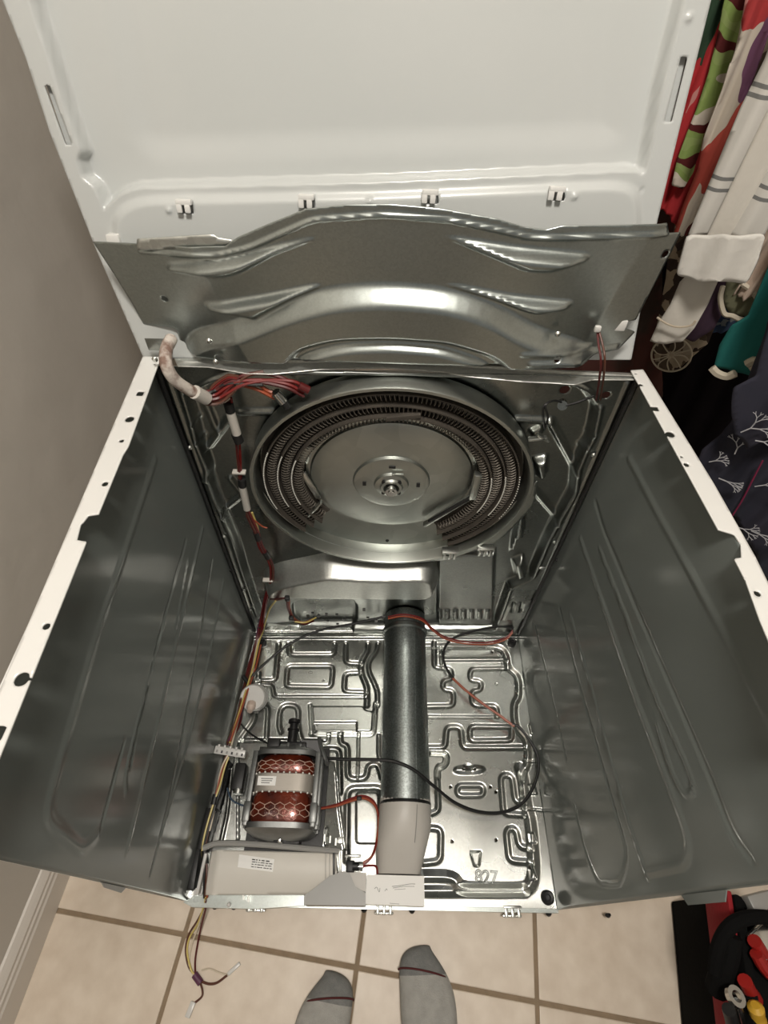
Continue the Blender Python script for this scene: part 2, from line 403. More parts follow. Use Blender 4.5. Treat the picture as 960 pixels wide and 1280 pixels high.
# baseboard: stepped profile swept along the left wall
prof = [(0, 0), (.018, 0), (.018, .052), (.0155, .056), (.0155, .064), (.013, .067), (.013, .074), (.008, .081), (.004, .086), (0, .088)]
bm = bmesh.new(); rows = []
for t in (-1.38, 1.72):
    b = WO+WD*t; rows.append([bm.verts.new(b+WN*(x)+np.array([0, 0, z])) for x, z in prof])
for j in range(len(prof)-1): bm.faces.new([rows[0][j], rows[1][j], rows[1][j+1], rows[0][j+1]])
bm.faces.new(rows[0]); bm.faces.new(rows[1][::-1]); bmesh.ops.recalc_face_normals(bm, faces=bm.faces[:])
me = bpy.data.meshes.new('baseboard_left'); bm.to_mesh(me); bm.free(); tag(link('baseboard_left', me, M['basebd']), kind='structure')
# ceiling lamp above the person
lamp = thing('ceiling_lamp', 'round white ceiling lamp above the dryer, outside the view', 'lamp', LIGHT_AT)
MB().lathe((LIGHT_AT[0], LIGHT_AT[1], 2.44), (0, 0, -1), [(0, 0), (.17, 0), (.17, .02), (.155, .03), (.0, .03)], 40).build('lamp_base', M['white'], lamp)
MB().lathe((LIGHT_AT[0], LIGHT_AT[1], 2.41), (0, 0, -1), [(.155, 0), (.15, .03), (.12, .055), (.06, .068), (0, .07)], 40).build('lamp_shade', M['glow'], lamp)

# ================================================================== the dryer
dryer = thing('clothes_dryer', 'opened clothes dryer with white top raised, front off, bare galvanised interior', 'dryer', (0, .28, 0))
H_TOP = .842; ZB = .04
def x_left(y, z):
    s = y/.56; t = (z-.04)/.8; return (1-s)*((1-t)*-.355+t*-.322)+s*((1-t)*-.331+t*-.338)
def x_right(y, z):
    s = y/.56; t = (z-.04)/.8; return (1-s)*((1-t)*.339+t*.366)+s*((1-t)*.346+t*.342)
# ---- side panels.  left: local u = y (back), v = z, N = U x V = +x
PL = Plane((-.34, 0, 0), (0, 1, 0), (0, 0, 1))
PR = Plane((.345, .56, 0), (0, -1, 0), (0, 0, 1))      # u = .56 - y, N = -x
def lp(L): return PL.pts(L)
def rp(L): return PR.pts(L)
def side_left():
    f = []
    def g(L, w, d): f.append(('g', fillet(lp(L), .02), w, d))
    # broad raised field of the panel and its long pressed ribs
    A = sc([(310, 500), (150, 950), (0, 1290)], 100, 430, 3.458); B = sc([(400, 60), (170, 800), (165, 900), (350, 1040), (430, 950)], 0, 780, 3.658)
    g([A[0], A[1], B[0], B[1], B[2], B[3], B[4]], .018, .0012)
    g(sc([(545, 540), (430, 950)], 0, 780, 3.658), .009, -.002)
    g(sc([(735, 0), (600, 480), (550, 700), (560, 770)], 0, 780, 3.658),   .006, .002)
    g([(229, 675), (196, 788), (165, 920), (158, 960)], .006, -.002)
    g([(250, 660), (220, 790), (195, 900), (156, 1065)], .013, .0014)
    g([(276, 725), (258, 830), (232, 940), (203, 1045)], .008, .002)
    g([(262, 700), (247, 800), (225, 930), (212, 1000), (190, 1095)], .006, -.002)
    g([(232, 700), (215, 790)], .005, .002)
    def warp(P):
        x = np.array([x_left(y, z) for y, z in P]); return x+.34
    out = [(0, .025), (.555, .025), (.565, H_TOP), (0, H_TOP)]
    return sheet('side_panel', PL, out, .0035, f, mats=[M['panel_grey'], M['white']], parent=dryer, thick=.0015, warp=warp)
def side_right():
    f = []
    def g(L, w, d): f.append(('g', fillet(rp(L), .02), w, d))
    c = lambda L: sc(L, 640, 560, 2.207)
    g(c([(325, 30), (400, 190), (480, 350), (580, 560), (720, 850)]), .016, .0016)
    g(c([(232, 150), (250, 220), (330, 430), (430, 680), (520, 910), (570, 1060), (620, 1135)]), .013, -.0018)
    g(c([(190, 250), (260, 470), (330, 690), (400, 890), (465, 1080), (455, 1145), (360, 1170)]), .014, .0018)
    g(c([(240, 275), (310, 470), (380, 680), (475, 910), (475, 950), (455, 965), (420, 890), (385, 760)]), .006, .0022)
    g(c([(160, 460), (215, 660), (270, 880), (310, 1030), (360, 1185)]), .006, .0025)
    g(c([(130, 440), (180, 640), (250, 900), (310, 1120), (290, 1205), (235, 1200), (200, 1110), (170, 980)]), .007, -.002)
    g(c([(60, 480), (100, 640), (150, 860)]), .006, -.002)
    def warp(P):
        return np.array([-(x_right(.56-u, z)-.345) for u, z in P])
    out = [(-.012, .025), (.56, .025), (.56, H_TOP), (-.012, H_TOP)]
    return sheet('side_panel', PR, out, .0035, f, mats=[M['panel_grey'], M['white']], parent=dryer, thick=.0015, warp=warp)
spl = side_left(); spr = side_right()
# white top flanges with notches and holes
PT = Plane((0, 0, H_TOP+.001), (1, 0, 0), (0, 1, 0))
def t_(L): return PT.pts(L)
def flange(out, holes, tabs):
    return sheet('top_flange', PT, t_(out), .0022, holes=[h for h in holes], mats=M['white'], parent=dryer, thick=.0018)
def hole(px, py, rx, n=14):
    u, v = PT.uv(px, py); return circ((u, v), rx, n)
def sq(px, py, a):
    u, v = PT.uv(px, py); return [(u-a, v-a), (u+a, v-a), (u+a, v+a), (u-a, v+a)]
k3 = lambda L: sc(L, 100, 430, 3.458)
flange(k3([(272, 52), (350, 55), (210, 440), (185, 480), (80, 735), (35, 742), (10, 775)]) + [(101, 655), (96, 675), (108, 677), (0, 945), (-160, 1310), (-205, 1310), (-60, 990), (0, 862)],
       [sq(175, 492, .0045), hole(162, 524, .0055), hole(152, 551, .003), hole(131, 605, .0036), hole(58, 783, .0035), hole(27, 849, .0062), sq(-5, 917, .006), hole(193, 455, .002), hole(192, 450, .002)], 0)
k5 = lambda L: sc(L, 780, 240, 2.91)
flange(k5([(25, 648), (70, 645), (250, 935), (330, 1065), (480, 1330)]) + [(1010, 830), (1070, 940), (1020, 940), (950, 775), (932, 725), (918, 698), (927, 697), (926, 680), (918, 668), (898, 662), (886, 640)],
       [hole(801, 481, .003), sq(819, 511, .0045), hole(838, 543, .0055), hole(852, 571, .002), hole(858, 581, .0035), hole(947, 742, .0035), hole(795, 467, .0018)], 0)
# dark closing tabs seen in the notches
# (grey ear of the side panel standing in the notch)
# ---- front bottom corners: small tabs under the panel's front edges
mb = MB(); P0 = np.array([x_left(0, .51), 0, .51]); P1 = np.array([x_left(0, .42), 0, .42])
mb.prism([P0, P0*.85+P1*.15+np.array([0, -.004, 0]), P0*.15+P1*.85+np.array([0, -.006, 0]), P1], (.0015, 0, 0)); mb.build('edge_tab', M['plastic_mid'], dryer)
mb = MB(); P0 = np.array([x_right(0, .605), 0, .605]); P1 = np.array([x_right(0, .51), 0, .51])
mb.prism([P0, P0*.9+P1*.1+np.array([0, -.010, 0]), P0*.1+P1*.9+np.array([0, -.010, 0]), P1], (-.0015, 0, 0)); mb.build('edge_tab', M['panel_grey'], dryer)

# ---- base pan
PB = Plane((0, 0, ZB), (1, 0, 0), (0, 1, 0))
def base_pan():
    f = []
    def g(L, w=.0140, d=-.0042, r=.012, closed=False): w, d = (w, d) if w > .012 else (w*1.4, d); f.append(('v' if d < 0 else 'g', fillet(PB.pts(L), r, closed), w, d, closed))
    def p(L, h, b, r=.01): f.append(('p', fillet(PB.pts(L), r, True), h, b))
    c7 = lambda L: sc(L, 300, 790, 4.8)
    c8 = lambda L: sc(L, 520, 790, 5.333)
    c6 = lambda L: sc(L, 450, 760, 3.2)
    g(c7([(292, 70), (295, 135), (565, 135), (568, 70)]))
    g(c7([(285, 203), (557, 203), (547, 330), (275, 325)]), closed=True)
    g(c7([(232, 70), (212, 288), (100, 290)])); g(c7([(100, 312), (195, 318), (198, 388), (750, 388)]), .008)
    g(c7([(635, 70), (633, 185), (722, 190)])); g(c7([(722, 243), (630, 245), (622, 355), (755, 360)]))
    g(c7([(768, 70), (765, 110), (722, 190), (728, 250), (762, 330), (762, 440)]), .011)
    g(c7([(828, 70), (820, 110), (772, 175), (772, 235), (812, 320), (825, 360), (825, 440)]), .009)
    g(c7([(368, 650), (345, 570), (352, 440), (245, 435), (230, 560), (245, 600)]), .010, r=.02)
    g(c7([(430, 600), (420, 440)]), .008); g(c7([(425, 612), (800, 615), (815, 430)]), .009)
    p(c7([(425, 445), (745, 445), (750, 470), (805, 475), (803, 607), (440, 607)]), .006, .004)
    p(c7([(438, 540), (705, 540), (705, 600), (438, 600)]), -.004, .003, .003)
    g(c7([(530, 615), (530, 660), (495, 668), (480, 650)]), .007, r=.006)
    g(c7([(600, 615), (602, 668), (645, 680), (645, 870), (690, 885), (760, 875), (768, 795), (830, 790), (850, 870)]))
    g(c7([(500, 700), (595, 702), (600, 960)])); g(c7([(712, 615), (705, 870)]), .005)
    g(c7([(832, 620), (832, 740), (850, 770)]), .007)
    g([(433, 1075), (434, 985), (479, 984), (479, 1075)], .011, r=.018); p([(444, 990), (474, 990), (474, 1056), (444, 1056)], .003, .004)
    g(c8([(122, 70), (122, 235), (235, 242), (240, 315), (180, 320), (180, 385), (252, 388), (250, 492), (60, 495)]))
    g(c8([(165, 90), (168, 235)]), .004)
    g(c8([(185, 187), (600, 185)]), .010, .005)
    g(c8([(610, 240), (365, 245), (360, 322), (435, 325), (435, 388), (375, 390), (372, 470), (410, 492), (540, 490), (545, 560)]))
    g(c8([(80, 562), (545, 565)]), .006)
    g(c8([(80, 770), (195, 770), (205, 632), (300, 632), (312, 770), (730, 770)]), .011)
    g(c8([(640, 640), (640, 722), (362, 725), (360, 628), (640, 632)]))
    g(c8([(80, 805), (205, 808), (200, 885), (145, 892), (145, 960)]))
    g(c6([(285, 580), (350, 582), (345, 630), (308, 640), (315, 810), (285, 822)]))
    p(c8([(240, 885), (465, 880), (468, 955), (240, 960)]), .006, .010, .03); g(c6([(430, 640), (445, 645)]), .02, -.004)
    # right-hand border bead following the stamped edge
    g(c8([(60, 90), (560, 95), (605, 150), (612, 240), (685, 290), (690, 430), (650, 475), (662, 640), (745, 715), (750, 880), (712, 930), (705, 980)]), .018, -.0055, r=.03)
    g(c6([(640, 640), (655, 680), (665, 790), (685, 850), (700, 1060), (680, 1120), (630, 1128), (400, 1125), (380, 1075), (255, 1075)]), .026, -.0075, r=.03)
    g(c6([(390, 708), (495, 708), (495, 750), (390, 750)]), .009, closed=True)
    g(c6([(660, 828), (575, 822), (563, 668), (608, 668), (622, 775), (660, 775)]), .010)
    g(c6([(690, 1018), (598, 1010), (585, 885), (625, 880), (638, 955), (690, 962)]), .010)
    g(c6([(255, 878), (325, 882), (322, 1012), (255, 1020)]), .010)
    p(c6([(438, 970), (487, 970), (480, 1035), (455, 1035)]), -.007, .003, .004)
    g(c6([(255, 1130), (660, 1130)]), .024, -.007)
    g([(312, 797), (652, 797)], .008, .006); g([(312, 790), (652, 790)], .006, -.003)
    # left flank under the harness and motor bracket
    g([(323, 842), (318, 900), (300, 925), (290, 1000), (283, 1050)], .010); g([(310, 880), (335, 882), (332, 935)], .009)
    g([(300, 925), (398, 926)], .008)
    # right edge strip steps
    for y in (845, 905, 980, 1040, 1085): p([(660, y), (668, y), (672, y+14), (663, y+14)], .004, .002, .002)
    for y in (860, 950, 1010): g([(655, y), (680, y+3)], .004, -.003)
    for (x, y) in [(615, 815), (645, 865), (620, 855)]: f.append(('g', np.array([PB.uv(x, y), PB.uv(x+.6, y)]), .006, -.004))
    holes = [circ(PB.uv(x, y), .0028, 10) for x, y in [(656, 945), (613, 984), (563, 984), (565, 1052), (620, 1050), (663, 1084), (646, 866), (615, 815), (579, 962), (593, 962), (318, 940), (620, 990)]]
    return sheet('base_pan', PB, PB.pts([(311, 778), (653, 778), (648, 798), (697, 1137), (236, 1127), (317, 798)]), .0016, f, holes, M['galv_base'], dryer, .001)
base_pan()
for (x, y) in [(368, 811), (408, 813), (363, 850), (404, 851), (397, 906)]: MB().ball(PZ(x, y, ZB+.0015), .0032, n=8).build('rivet', M['galv_base'], dryer)
# stamped digits on the pan; darker outlines paint the shading of the embossed edges
tcv = bpy.data.curves.new('stamped_number', 'FONT'); tcv.body = '827'; tcv.size = .030; tcv.fill_mode = 'NONE'; tcv.bevel_depth = .0009
to = bpy.data.objects.new('tmp', tcv); COL.objects.link(to); dg = bpy.context.evaluated_depsgraph_get(); me = bpy.data.meshes.new_from_object(to.evaluated_get(dg)); bpy.data.objects.remove(to)
me.transform(Matrix.Translation(Vector(PZ(594, 1103, ZB+.0018))) @ Matrix.Rotation(math.radians(-2), 4, 'Z')); link('stamped_number', me, M['galv_back'], dryer)
# black corner plugs, levelling feet
def plug(P, r, name='corner_plug'):
    mb = MB(); mb.lathe(P, (0, 0, 1), [(0, .004), (r*.35, .004), (r*.4, .009), (r*.75, .010), (r, .006), (r*1.05, -.002)], 16); mb.build(name, M['black'], dryer)
plug(PZ(684, 1122, ZB), .012); plug(PZ(640, 803, ZB+.004), .010)
plug(PZ(328, 803, ZB+.004), .009)
for x in (-.30, .30):
    for y in (.05, .50): MB().cyl((x, y, 0), (x, y, .012), .018).cyl((x, y, .01), (x, y, ZB-.006), .006).build('levelling_foot', M['blackm'], dryer)
# front rail of the base with clips
mb = MB()
y0 = .0; mb.box((-.005, -.004, .030), (.69, .0015, .020)); mb.box((-.005, -.0015, .0405), (.69, .006, .0015)); mb.build('front_rail', M['galv'], dryer, sm=False)
def spring_clip(px, py, w=.012):
    c = PZ(px, py, ZB+.002); c[1] = -.006
    mb = MB()
    for dx in (-w, 0, w): mb.box((c[0]+dx, c[1]+.002, c[2]-.004), (.0055, .018, .010), bev=.001)
    mb.box((c[0], c[1]+.009, c[2]+.001), (w*2.8, .004, .004), bev=.001); mb.box((c[0], c[1]-.004, c[2]-.010), (w*3.0, .004, .006), bev=.001)
    mb.build('spring_clip', M['galv_base'], dryer)
for a in ((318, 1141), (480, 1142), (641, 1140)): spring_clip(*a)
def screw(P, ax=(0, 0, 1), r=.0035, m='galv_dull', name='screw'):
    mb = MB(); mb.lathe(P, ax, [(0, r*.7), (r*.6, r*.65), (r, r*.2), (r*1.15, 0), (r*1.15, -r*.3)], 10); mb.build(name, M[m], dryer)
for a in ((268, 1137), (292, 1136), (455, 1140), (515, 1141), (686, 1143), (758, 1134)):
    p = PZ(*a, .03); p[1] = -.006; screw(p, (0, -1, .4), .005, 'blackm')

# ---- back bulkhead
YBK = .56
PK = Plane((0, YBK, 0), (1, 0, 0), (0, 0, 1))        # N = -y (towards the camera)
def kb(L): return PK.pts(L)
ZS = .92; DC = np.array([0., .552, .612]); DR = .232            # centre and radius of the heater housing
def back():
    f = []
    def g(L, w=.010, d=.005, r=.012, closed=False): f.append(('g', fillet(kb(L), r, closed), w, d, closed))
    def p(L, h, b, r=.012): f.append(('p', fillet(kb(L), r, True), h, b))
    ck = lambda L: sc(L, 100, 430, 3.458); c4 = lambda L: sc(L, 480, 430, 2.526)
    left = ck([(440, 200), (480, 330), (500, 420), (550, 545), (545, 570), (575, 660), (615, 745), (660, 850), (700, 980), (770, 1180)])
    right = [(750, 510), (742, 547), (733, 563), (723, 587)] + c4([(610, 420), (605, 470), (550, 565), (520, 620), (470, 740), (400, 770), (365, 870)])
    arch = [(735, 488), (715, 479), (690, 474), (500, 466), (300, 466), (262, 476), (240, 490)]
    p(left + [(330, 789), (620, 789)] + right[::-1] + arch, -.018, .010, .01)
    edge = left
    g(left, .014, .005); g(right, .014, .005); g([(745, 500)] + arch, .012, .005, .02)
    # diagonal and horizontal ribs
    for L in ([(259, 566), (285, 531)], [(297, 524), (338, 524)], [(278, 645), (302, 626)], [(302, 627), (285, 606)], [(690, 535), (721, 592)], [(664, 615), (698, 654)], [(648, 533), (690, 535)], [(245, 490), (268, 545)]):
        g(L, .016, .006)
    # long lines of the flange strips
    g([(208, 470), (322, 790)], .006, .003); g([(785, 478), (652, 785)], .006, .003)
    for (x, y) in ((240, 530), (246, 553), (255, 600), (728, 562), (738, 545)): f.append(('g', kb([(x, y), (x+5, y-3)]), .014, .004))
    # bright air-duct bulge at the bottom
    p([(362, 763), (372, 758), (440, 757), (447, 765), (447, 782), (440, 792), (375, 790), (364, 780)], -.010, .006, .01)
    g([(445, 749), (505, 752)], .006, -.006, .003); g([(455, 756), (500, 757)], .005, -.005, .003)
    # flat block at the right with a row of louvres
    p([(546, 696), (615, 696), (621, 692), (618, 783), (546, 783)], .014, .006, .004)
    for i in range(7):
        x = 549+i*10.1; p([(x-3.2, 763), (x+3.2, 763), (x+3.0, 775), (x-3.4, 775)], .006, .0035, .002); g([(x, 766), (x, 776)], .0035, -.003, .002)
    p([(553, 690), (571, 690), (568, 700), (556, 700)], -.016, .004, .002)
    # raised ridges beside the flat block
    p([(646, 640), (658, 640), (658, 672), (650, 674), (645, 690), (638, 700), (640, 680)], .022, .008, .004)
    p([(640, 706), (656, 700), (662, 722), (645, 728)], .020, .010, .006)
    p([(636, 756), (665, 750), (660, 772), (628, 775)], .004, .003, .003)
    for x in (641, 651): p([(x, 752), (x+4, 752), (x+1, 764), (x-3, 764)], -.006, .002, .001)
    p([(665, 580), (688, 575), (688, 600), (672, 606)], .018, .010, .008)
    p([(662, 545), (680, 535), (684, 548), (668, 556)], .010, .006, .004)
    hub = kb([(0, 0)])
    holes = [circ((DC[0], DC[2]), DR-.016, 96, (DR-.018)*ZS), circ(PK.uv(709, 497), .0075, 14), circ(PK.uv(757, 494), .0065, 14)]
    for (x, y) in ((606, 688),): p([(x-10, y-8), (x+10, y-8), (x+10, y+6), (x-10, y+6)], -.014, .004, .003)
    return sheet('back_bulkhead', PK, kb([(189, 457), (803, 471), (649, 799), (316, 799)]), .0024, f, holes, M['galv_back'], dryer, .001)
back()
PV = Plane((0, YBK+.027, 0), (1, 0, 0), (0, 0, 1)); vo = fillet(PV.pts([(328, 706), (348, 697), (410, 684), (470, 688), (530, 686), (550, 692), (554, 716), (535, 726), (328, 724)]), .02, True)
sheet('air_duct_cover', PV, vo, .0024, [('l', vo, .064, .025)], mats=M['duct_cover'], parent=dryer, thick=.001)
# top ledge of the bulkhead: shallow wavy strip
PLg = Plane((0, 0, H_TOP-.004), (1, 0, 0), (0, 1, 0))
led = PLg.pts([(218, 448), (377, 445), (480, 444), (550, 450), (638, 454), (680, 461), (786, 466), (800, 468), (800, 475), (740, 475), (719, 481), (689, 479), (650, 477), (586, 471), (550, 465), (480, 460), (400, 462), (340, 468), (306, 467), (260, 459), (222, 458)])
sheet('top_ledge', PLg, led, .0022, [('g', fillet(PLg.pts([(225, 452), (300, 452), (480, 450), (650, 461), (800, 471)]), .02), .006, .002)], mats=M['ledge'], parent=dryer, thick=.001)
# clips under the housing and side seams
for (x, y) in ((562, 692), (606, 688)):
    c = PY(x, y, YBK-.026); mb = MB()
    for dx in (-.010, 0, .010): mb.box((c[0]+dx, c[1], c[2]), (.005, .014, .022), bev=.001)
    mb.box((c[0], c[1], c[2]+.010), (.032, .014, .005), bev=.001); mb.build('housing_clip', M['galv_dull'], dryer)
for s, L in ((-1, [(196, 462), (320, 792)]), (1, [(797, 474), (648, 792)])):
    a = PY(*L[0], YBK-.004); b = PY(*L[1], YBK-.004); mb = MB(); mb.tube([a, b], .004, 6); mb.build('corner_seam', M['blackm'], dryer)
for (x, y) in ((237, 560), (280, 671), (305, 738), (313, 763), (742, 569), (693, 678), (653, 765)):
    screw(PY(x, y, YBK-.003), (0, -1, 0), .0035)
for (x, y) in ((286, 712), (697, 700)): 
    c = PY(x, y, YBK-.006); MB().box(c, (.010, .006, .006), bev=.001).build('side_screw_clip', M['black'], dryer)
c = PY(678, 710, YBK-.004); MB().box(c, (.014, .004, .006), bev=.002).build('slot_tab', M['galv_base'], dryer)

# ---- heater housing (round dish) with coils
def ring(name, prof, m, n=96, a0=0, a1=2*math.pi, par=None):
    mb = MB(); mb.lathe(DC, (0, 1, 0), prof, n, a0, a1, ref=(1, 0, 0)); return mb.build(name, m, par or dryer, angle=40)
hh = ring('heater_housing', [(.236, .020), (.236, -.014), (.2345, -.017), (.2295, -.017), (.228, -.014), (.224, .024), (.150, .028), (.149, .020), (.147, .018), (.140, .018), (.1375, .014), (.120, .010), (.066, .009), (.064, .004), (.060, .003), (.030, .003), (.028, -.002), (.020, -.004), (.018, -.008), (.0135, -.008), (.0125, .004), (0, .004)], M['disc'])
# the flat lower apron under the ring
PA = Plane((0, YBK+.016, 0), (1, 0, 0), (0, 0, 1)) if False else Plane((0, YBK-.004, 0), (1, 0, 0), (0, 0, 1))
sheet('housing_apron', PA, list(fillet(PA.pts([(318, 600), (336, 648), (395, 680), (462, 703), (492, 694), (516, 704), (560, 700), (625, 676), (668, 632), (672, 600)]), .02))+[(DC[0]+(DR-.008)*math.cos(math.radians(-a)), DC[2]+(DR-.008)*ZS*math.sin(math.radians(-a))) for a in range(12, 170, 4)], .004,
      holes=[], mats=M['disc'], parent=dryer, thick=.001)
# heating element: brown carrier strips and coils in an open ring (angles: 0 right, 90 top)
def axarc(a): return math.radians(a)
A0, A1 = -57, 222
# lathe about +y with ref +x: angle grows x -> (y cross x = -z); use negative angles for upward
def arc_pts(r, dep, a0, a1, n): return [np.array([DC[0]+r*math.cos(axarc(a)), DC[1]+dep, DC[2]+r*math.sin(axarc(a))]) for a in np.linspace(a0, a1, n)]
def arc_band(name, r0, r1, d0, d1, m, a0=A0, a1=A1, par=None):
    bm = bmesh.new(); rows = []
    for a in np.linspace(a0, a1, 110):
        c, s = math.cos(axarc(a)), math.sin(axarc(a))
        rows.append([bm.verts.new((DC[0]+r*c, DC[1]+d, DC[2]+r*s)) for r, d in ((r0, d0), (r1, d0), (r1, d1), (r0, d1))])
    for p, q in zip(rows, rows[1:]):
        for j in range(4): bm.faces.new([p[j], q[j], q[(j+1) % 4], p[(j+1) % 4]])
    bm.faces.new(rows[0]); bm.faces.new(rows[-1][::-1]); bmesh.ops.recalc_face_normals(bm, faces=bm.faces[:])
    me = bpy.data.meshes.new(name); bm.to_mesh(me); bm.free(); return link(name, me, m, par or dryer)
heater = arc_band('heating_element', .150, .2225, .016, .020, M['brown'])
for r in (.1675, .1905, .2135): arc_band('carrier_band', r-.0012, r+.0012, -.006, .018, M['brown'], par=heater)
def coil(r, dep, turns, rad, wr=.0010):
    n = turns*8; P = []
    for i in range(n+1):
        a = axarc(A0+3+(A1-A0-6)*i/n); t = 2*math.pi*i/8; rr = r+rad*math.cos(t)
        P.append((DC[0]+rr*math.cos(a), DC[1]+dep+rad*.8*math.sin(t), DC[2]+rr*math.sin(a)))
    mb = MB(); mb.tube(P, wr, 4); return mb.build('heating_coil', M['coil'], heater)
for r, t in ((.1585, 115), (.179, 130), (.202, 145)): coil(r, .006, t, .0085)
mb = MB()
for r, n in ((.168, 34), (.191, 36), (.214, 40)):
    for i in range(n):
        for (b0, b1) in ((158, 200), (-22, 12)):
            if b0 < 0 and r > .2 and i % 2: continue
            a = axarc(b0+(b1-b0)*i/n); mb.ball((DC[0]+r*math.cos(a), DC[1]-.006, DC[2]+r*math.sin(a)), .0013, n=6)
o = mb.build('lit_hole_dot', M['bright'], heater); o['kind'] = 'stuff'  # pale dots painted as light caught in the perforation holes
mb = MB()
for i in range(46):
    a = axarc(random.uniform(20, 160)); r = random.choice((.152, .171, .192, .212)); mb.ball((DC[0]+r*math.cos(a), DC[1]+.0155, DC[2]+r*math.sin(a)), .003, (1, .4, 1), 6)
o = mb.build('punched_hole', M['black'], heater); o['kind'] = 'stuff'
for o_ in [hh, heater]+list(heater.children):      # the pressed ring is slightly lower than wide
    co = np.empty(len(o_.data.vertices)*3); o_.data.vertices.foreach_get('co', co); co = co.reshape(-1, 3); co[:, 2] = DC[2]+(co[:, 2]-DC[2])*ZS; o_.data.vertices.foreach_set('co', co.ravel()); o_.data.update()
# end brackets and terminals of the element
def bar(a, b, w, t, m, name, par): 
    a = Vector(a); b = Vector(b); d = b-a; q = d.to_track_quat('X', 'Z').to_matrix(); mb = MB(); mb.box((a+b)/2, (d.length, w, t), q, .001); return mb.build(name, m, par)
YH = DC[1]
bar(PY(385, 644, YH), PY(402, 627, YH), .010, .004, M['disc'], 'end_bracket', heater)
bar(PY(530, 656, YH), PY(590, 620, YH), .010, .006, M['disc'], 'end_bracket', heater)
bar(PY(536, 652, YH-.003), PY(588, 622, YH-.003), .005, .006, M['black'], 'end_slot', heater)
bar(PY(590, 622, YH), PY(598, 592, YH), .012, .012, M['disc'], 'end_bracket', heater)
bar(PY(378, 575, YH+.01), PY(386, 556, YH+.01), .012, .018, M['disc'], 'end_bracket', heater)
bar(PY(378, 590, YH+.01), PY(398, 622, YH+.01), .005, .010, M['galv_base'], 'terminal', heater)
bar(PY(483, 521, YH), PY(526, 517, YH), .014, .008, M['brown'], 'crossbar', heater); bar(PY(528, 523, YH), PY(541, 530, YH), .008, .003, M['disc'], 'end_bracket', heater)
# hub details
hubm = MB().cyl(DC+np.array([0, -.004, 0]), DC+np.array([0, -.017, 0]), .010, n=24).cyl(DC+np.array([0, -.010, 0]), DC+np.array([0, -.019, 0]), .0055, n=16); hubm.build('bearing_hub', M['chrome'], hh)
for a in (45, 135, 225, 315):
    c = DC+np.array([.0155*math.cos(axarc(a))*1.2, -.004, .0155*math.sin(axarc(a))*1.2]); MB().cyl(c, c+np.array([0, -.003, 0]), .0035, n=8).build('hub_bolt', M['blackm'], hh)
for dx, dz, w, h in ((-.046, 0, .006, .009), (.046, 0, .006, .009), (0, .042, .011, .005)):
    c = DC+np.array([dx, .0022, dz]); MB().box(c, (w, .002, h)).build('hub_slot', M['black'], hh)
c = DC+np.array([.010, -.002, .030]); MB().box(c, (.020, .004, .003), bev=.001).build('hub_tab', M['disc'], hh)
screw(PY(484, 676, YH-.016), (0, -1, 0), .003, 'blackm', 'housing_screw')

# ---- raised top panel (lid) seen from below
la = math.radians(13)
PLd = Plane((0, .578, .84), (1, 0, 0), (0, math.sin(la), math.cos(la)))
def ld(L): return PLd.pts(L)
def lid():
    outl = [(180, 449), (120, 312), (62, 165), (33, 75), (3, 0), (-62, -160), (940, -160), (889, 0), (857, 130), (822, 275), (789, 450)]
    dish = [(5, -200), (36, 0), (62, 75), (79, 130), (101, 190), (96, 197), (102, 222), (117, 233), (128, 256), (128, 264), (150, 242), (172, 235), (480, 227), (790, 213), (806, 218), (803, 246), (800, 239), (811, 200), (830, 105), (847, 35), (858, -5), (905, -170)]
    f = []
    dl = ld(dish[:10]+dish[10:])
    f.append(('p', fillet(dl, .004, True), -.020, .005))
    # bottom border: slopes away from the bright upper edge
    f.append(('p', fillet(ld([(132, 270), (165, 242), (480, 236), (790, 222), (806, 250), (800, 330), (150, 330)]), .03, True), .006, .012))
    f.append(('p', fillet(ld([(75, -200), (115, 30), (155, 215), (795, 195), (800, 120), (842, -200)]), .05, True), -.004, .035))
    hl = [ld(L) for L in ([(55, 106), (62, 106), (90, 181), (82, 181)], [(851, 71), (860, 71), (840, 152), (831, 152)])]+[ld([(x-9, y-2), (x+10, y-2), (x+11, y+13), (x-7, y+13)]) for (x, y) in ((233, 253), (384, 247), (537, 241), (694, 237))]
    for (x, y) in ((213, 262), (462, 251), (716, 245), (861, 22)): f.append(('g', np.array(ld([(x, y), (x+.5, y)])), .009, .003))
    o = sheet('top_panel', PLd, ld(outl), .0024, f, hl, mats=M['lid_in'], parent=dryer, thick=.0015); return o
lidp = lid(); tag(lidp, 'white raised top panel, underside showing')
mb = MB()
oc = [PLd.at(*p, -.034) for p in ld([(182, 447), (5, -2), (-58, -158), (936, -158), (887, 2), (787, 448)])]
mb.prism([Vector(p) for p in oc], Vector(PLd.N)*-.004); mb.build('top_panel_skin', M['white'], lidp)
for (x, y) in ((233, 251), (384, 245), (537, 239), (694, 235)):
    mb = MB(); c = PLd.at(*PLd.uv(x, y), .009)
    Rm = Matrix((PLd.U, PLd.V, PLd.N)).transposed()
    mb.box(Vector(c), (.018, .006, .008), Rm, .001)
    for dx in (-.006, .0035): mb.box(Vector(c)+Vector(PLd.U)*dx+Vector(PLd.V)*-.006+Vector(PLd.N)*.002, (.0065, .010, .004), Rm, .001)
    mb.build('hinge_tab', M['white'], lidp)
for L in ([(53, 104), (64, 104), (92, 183), (80, 183)], [(849, 69), (862, 69), (842, 154), (829, 154)]):
    mb = MB(); mb.prism([Vector(PLd.at(*p, -.007)) for p in ld(L)], Vector(PLd.N)*-.001); mb.build('slot_backing', M['lid_in'], lidp)
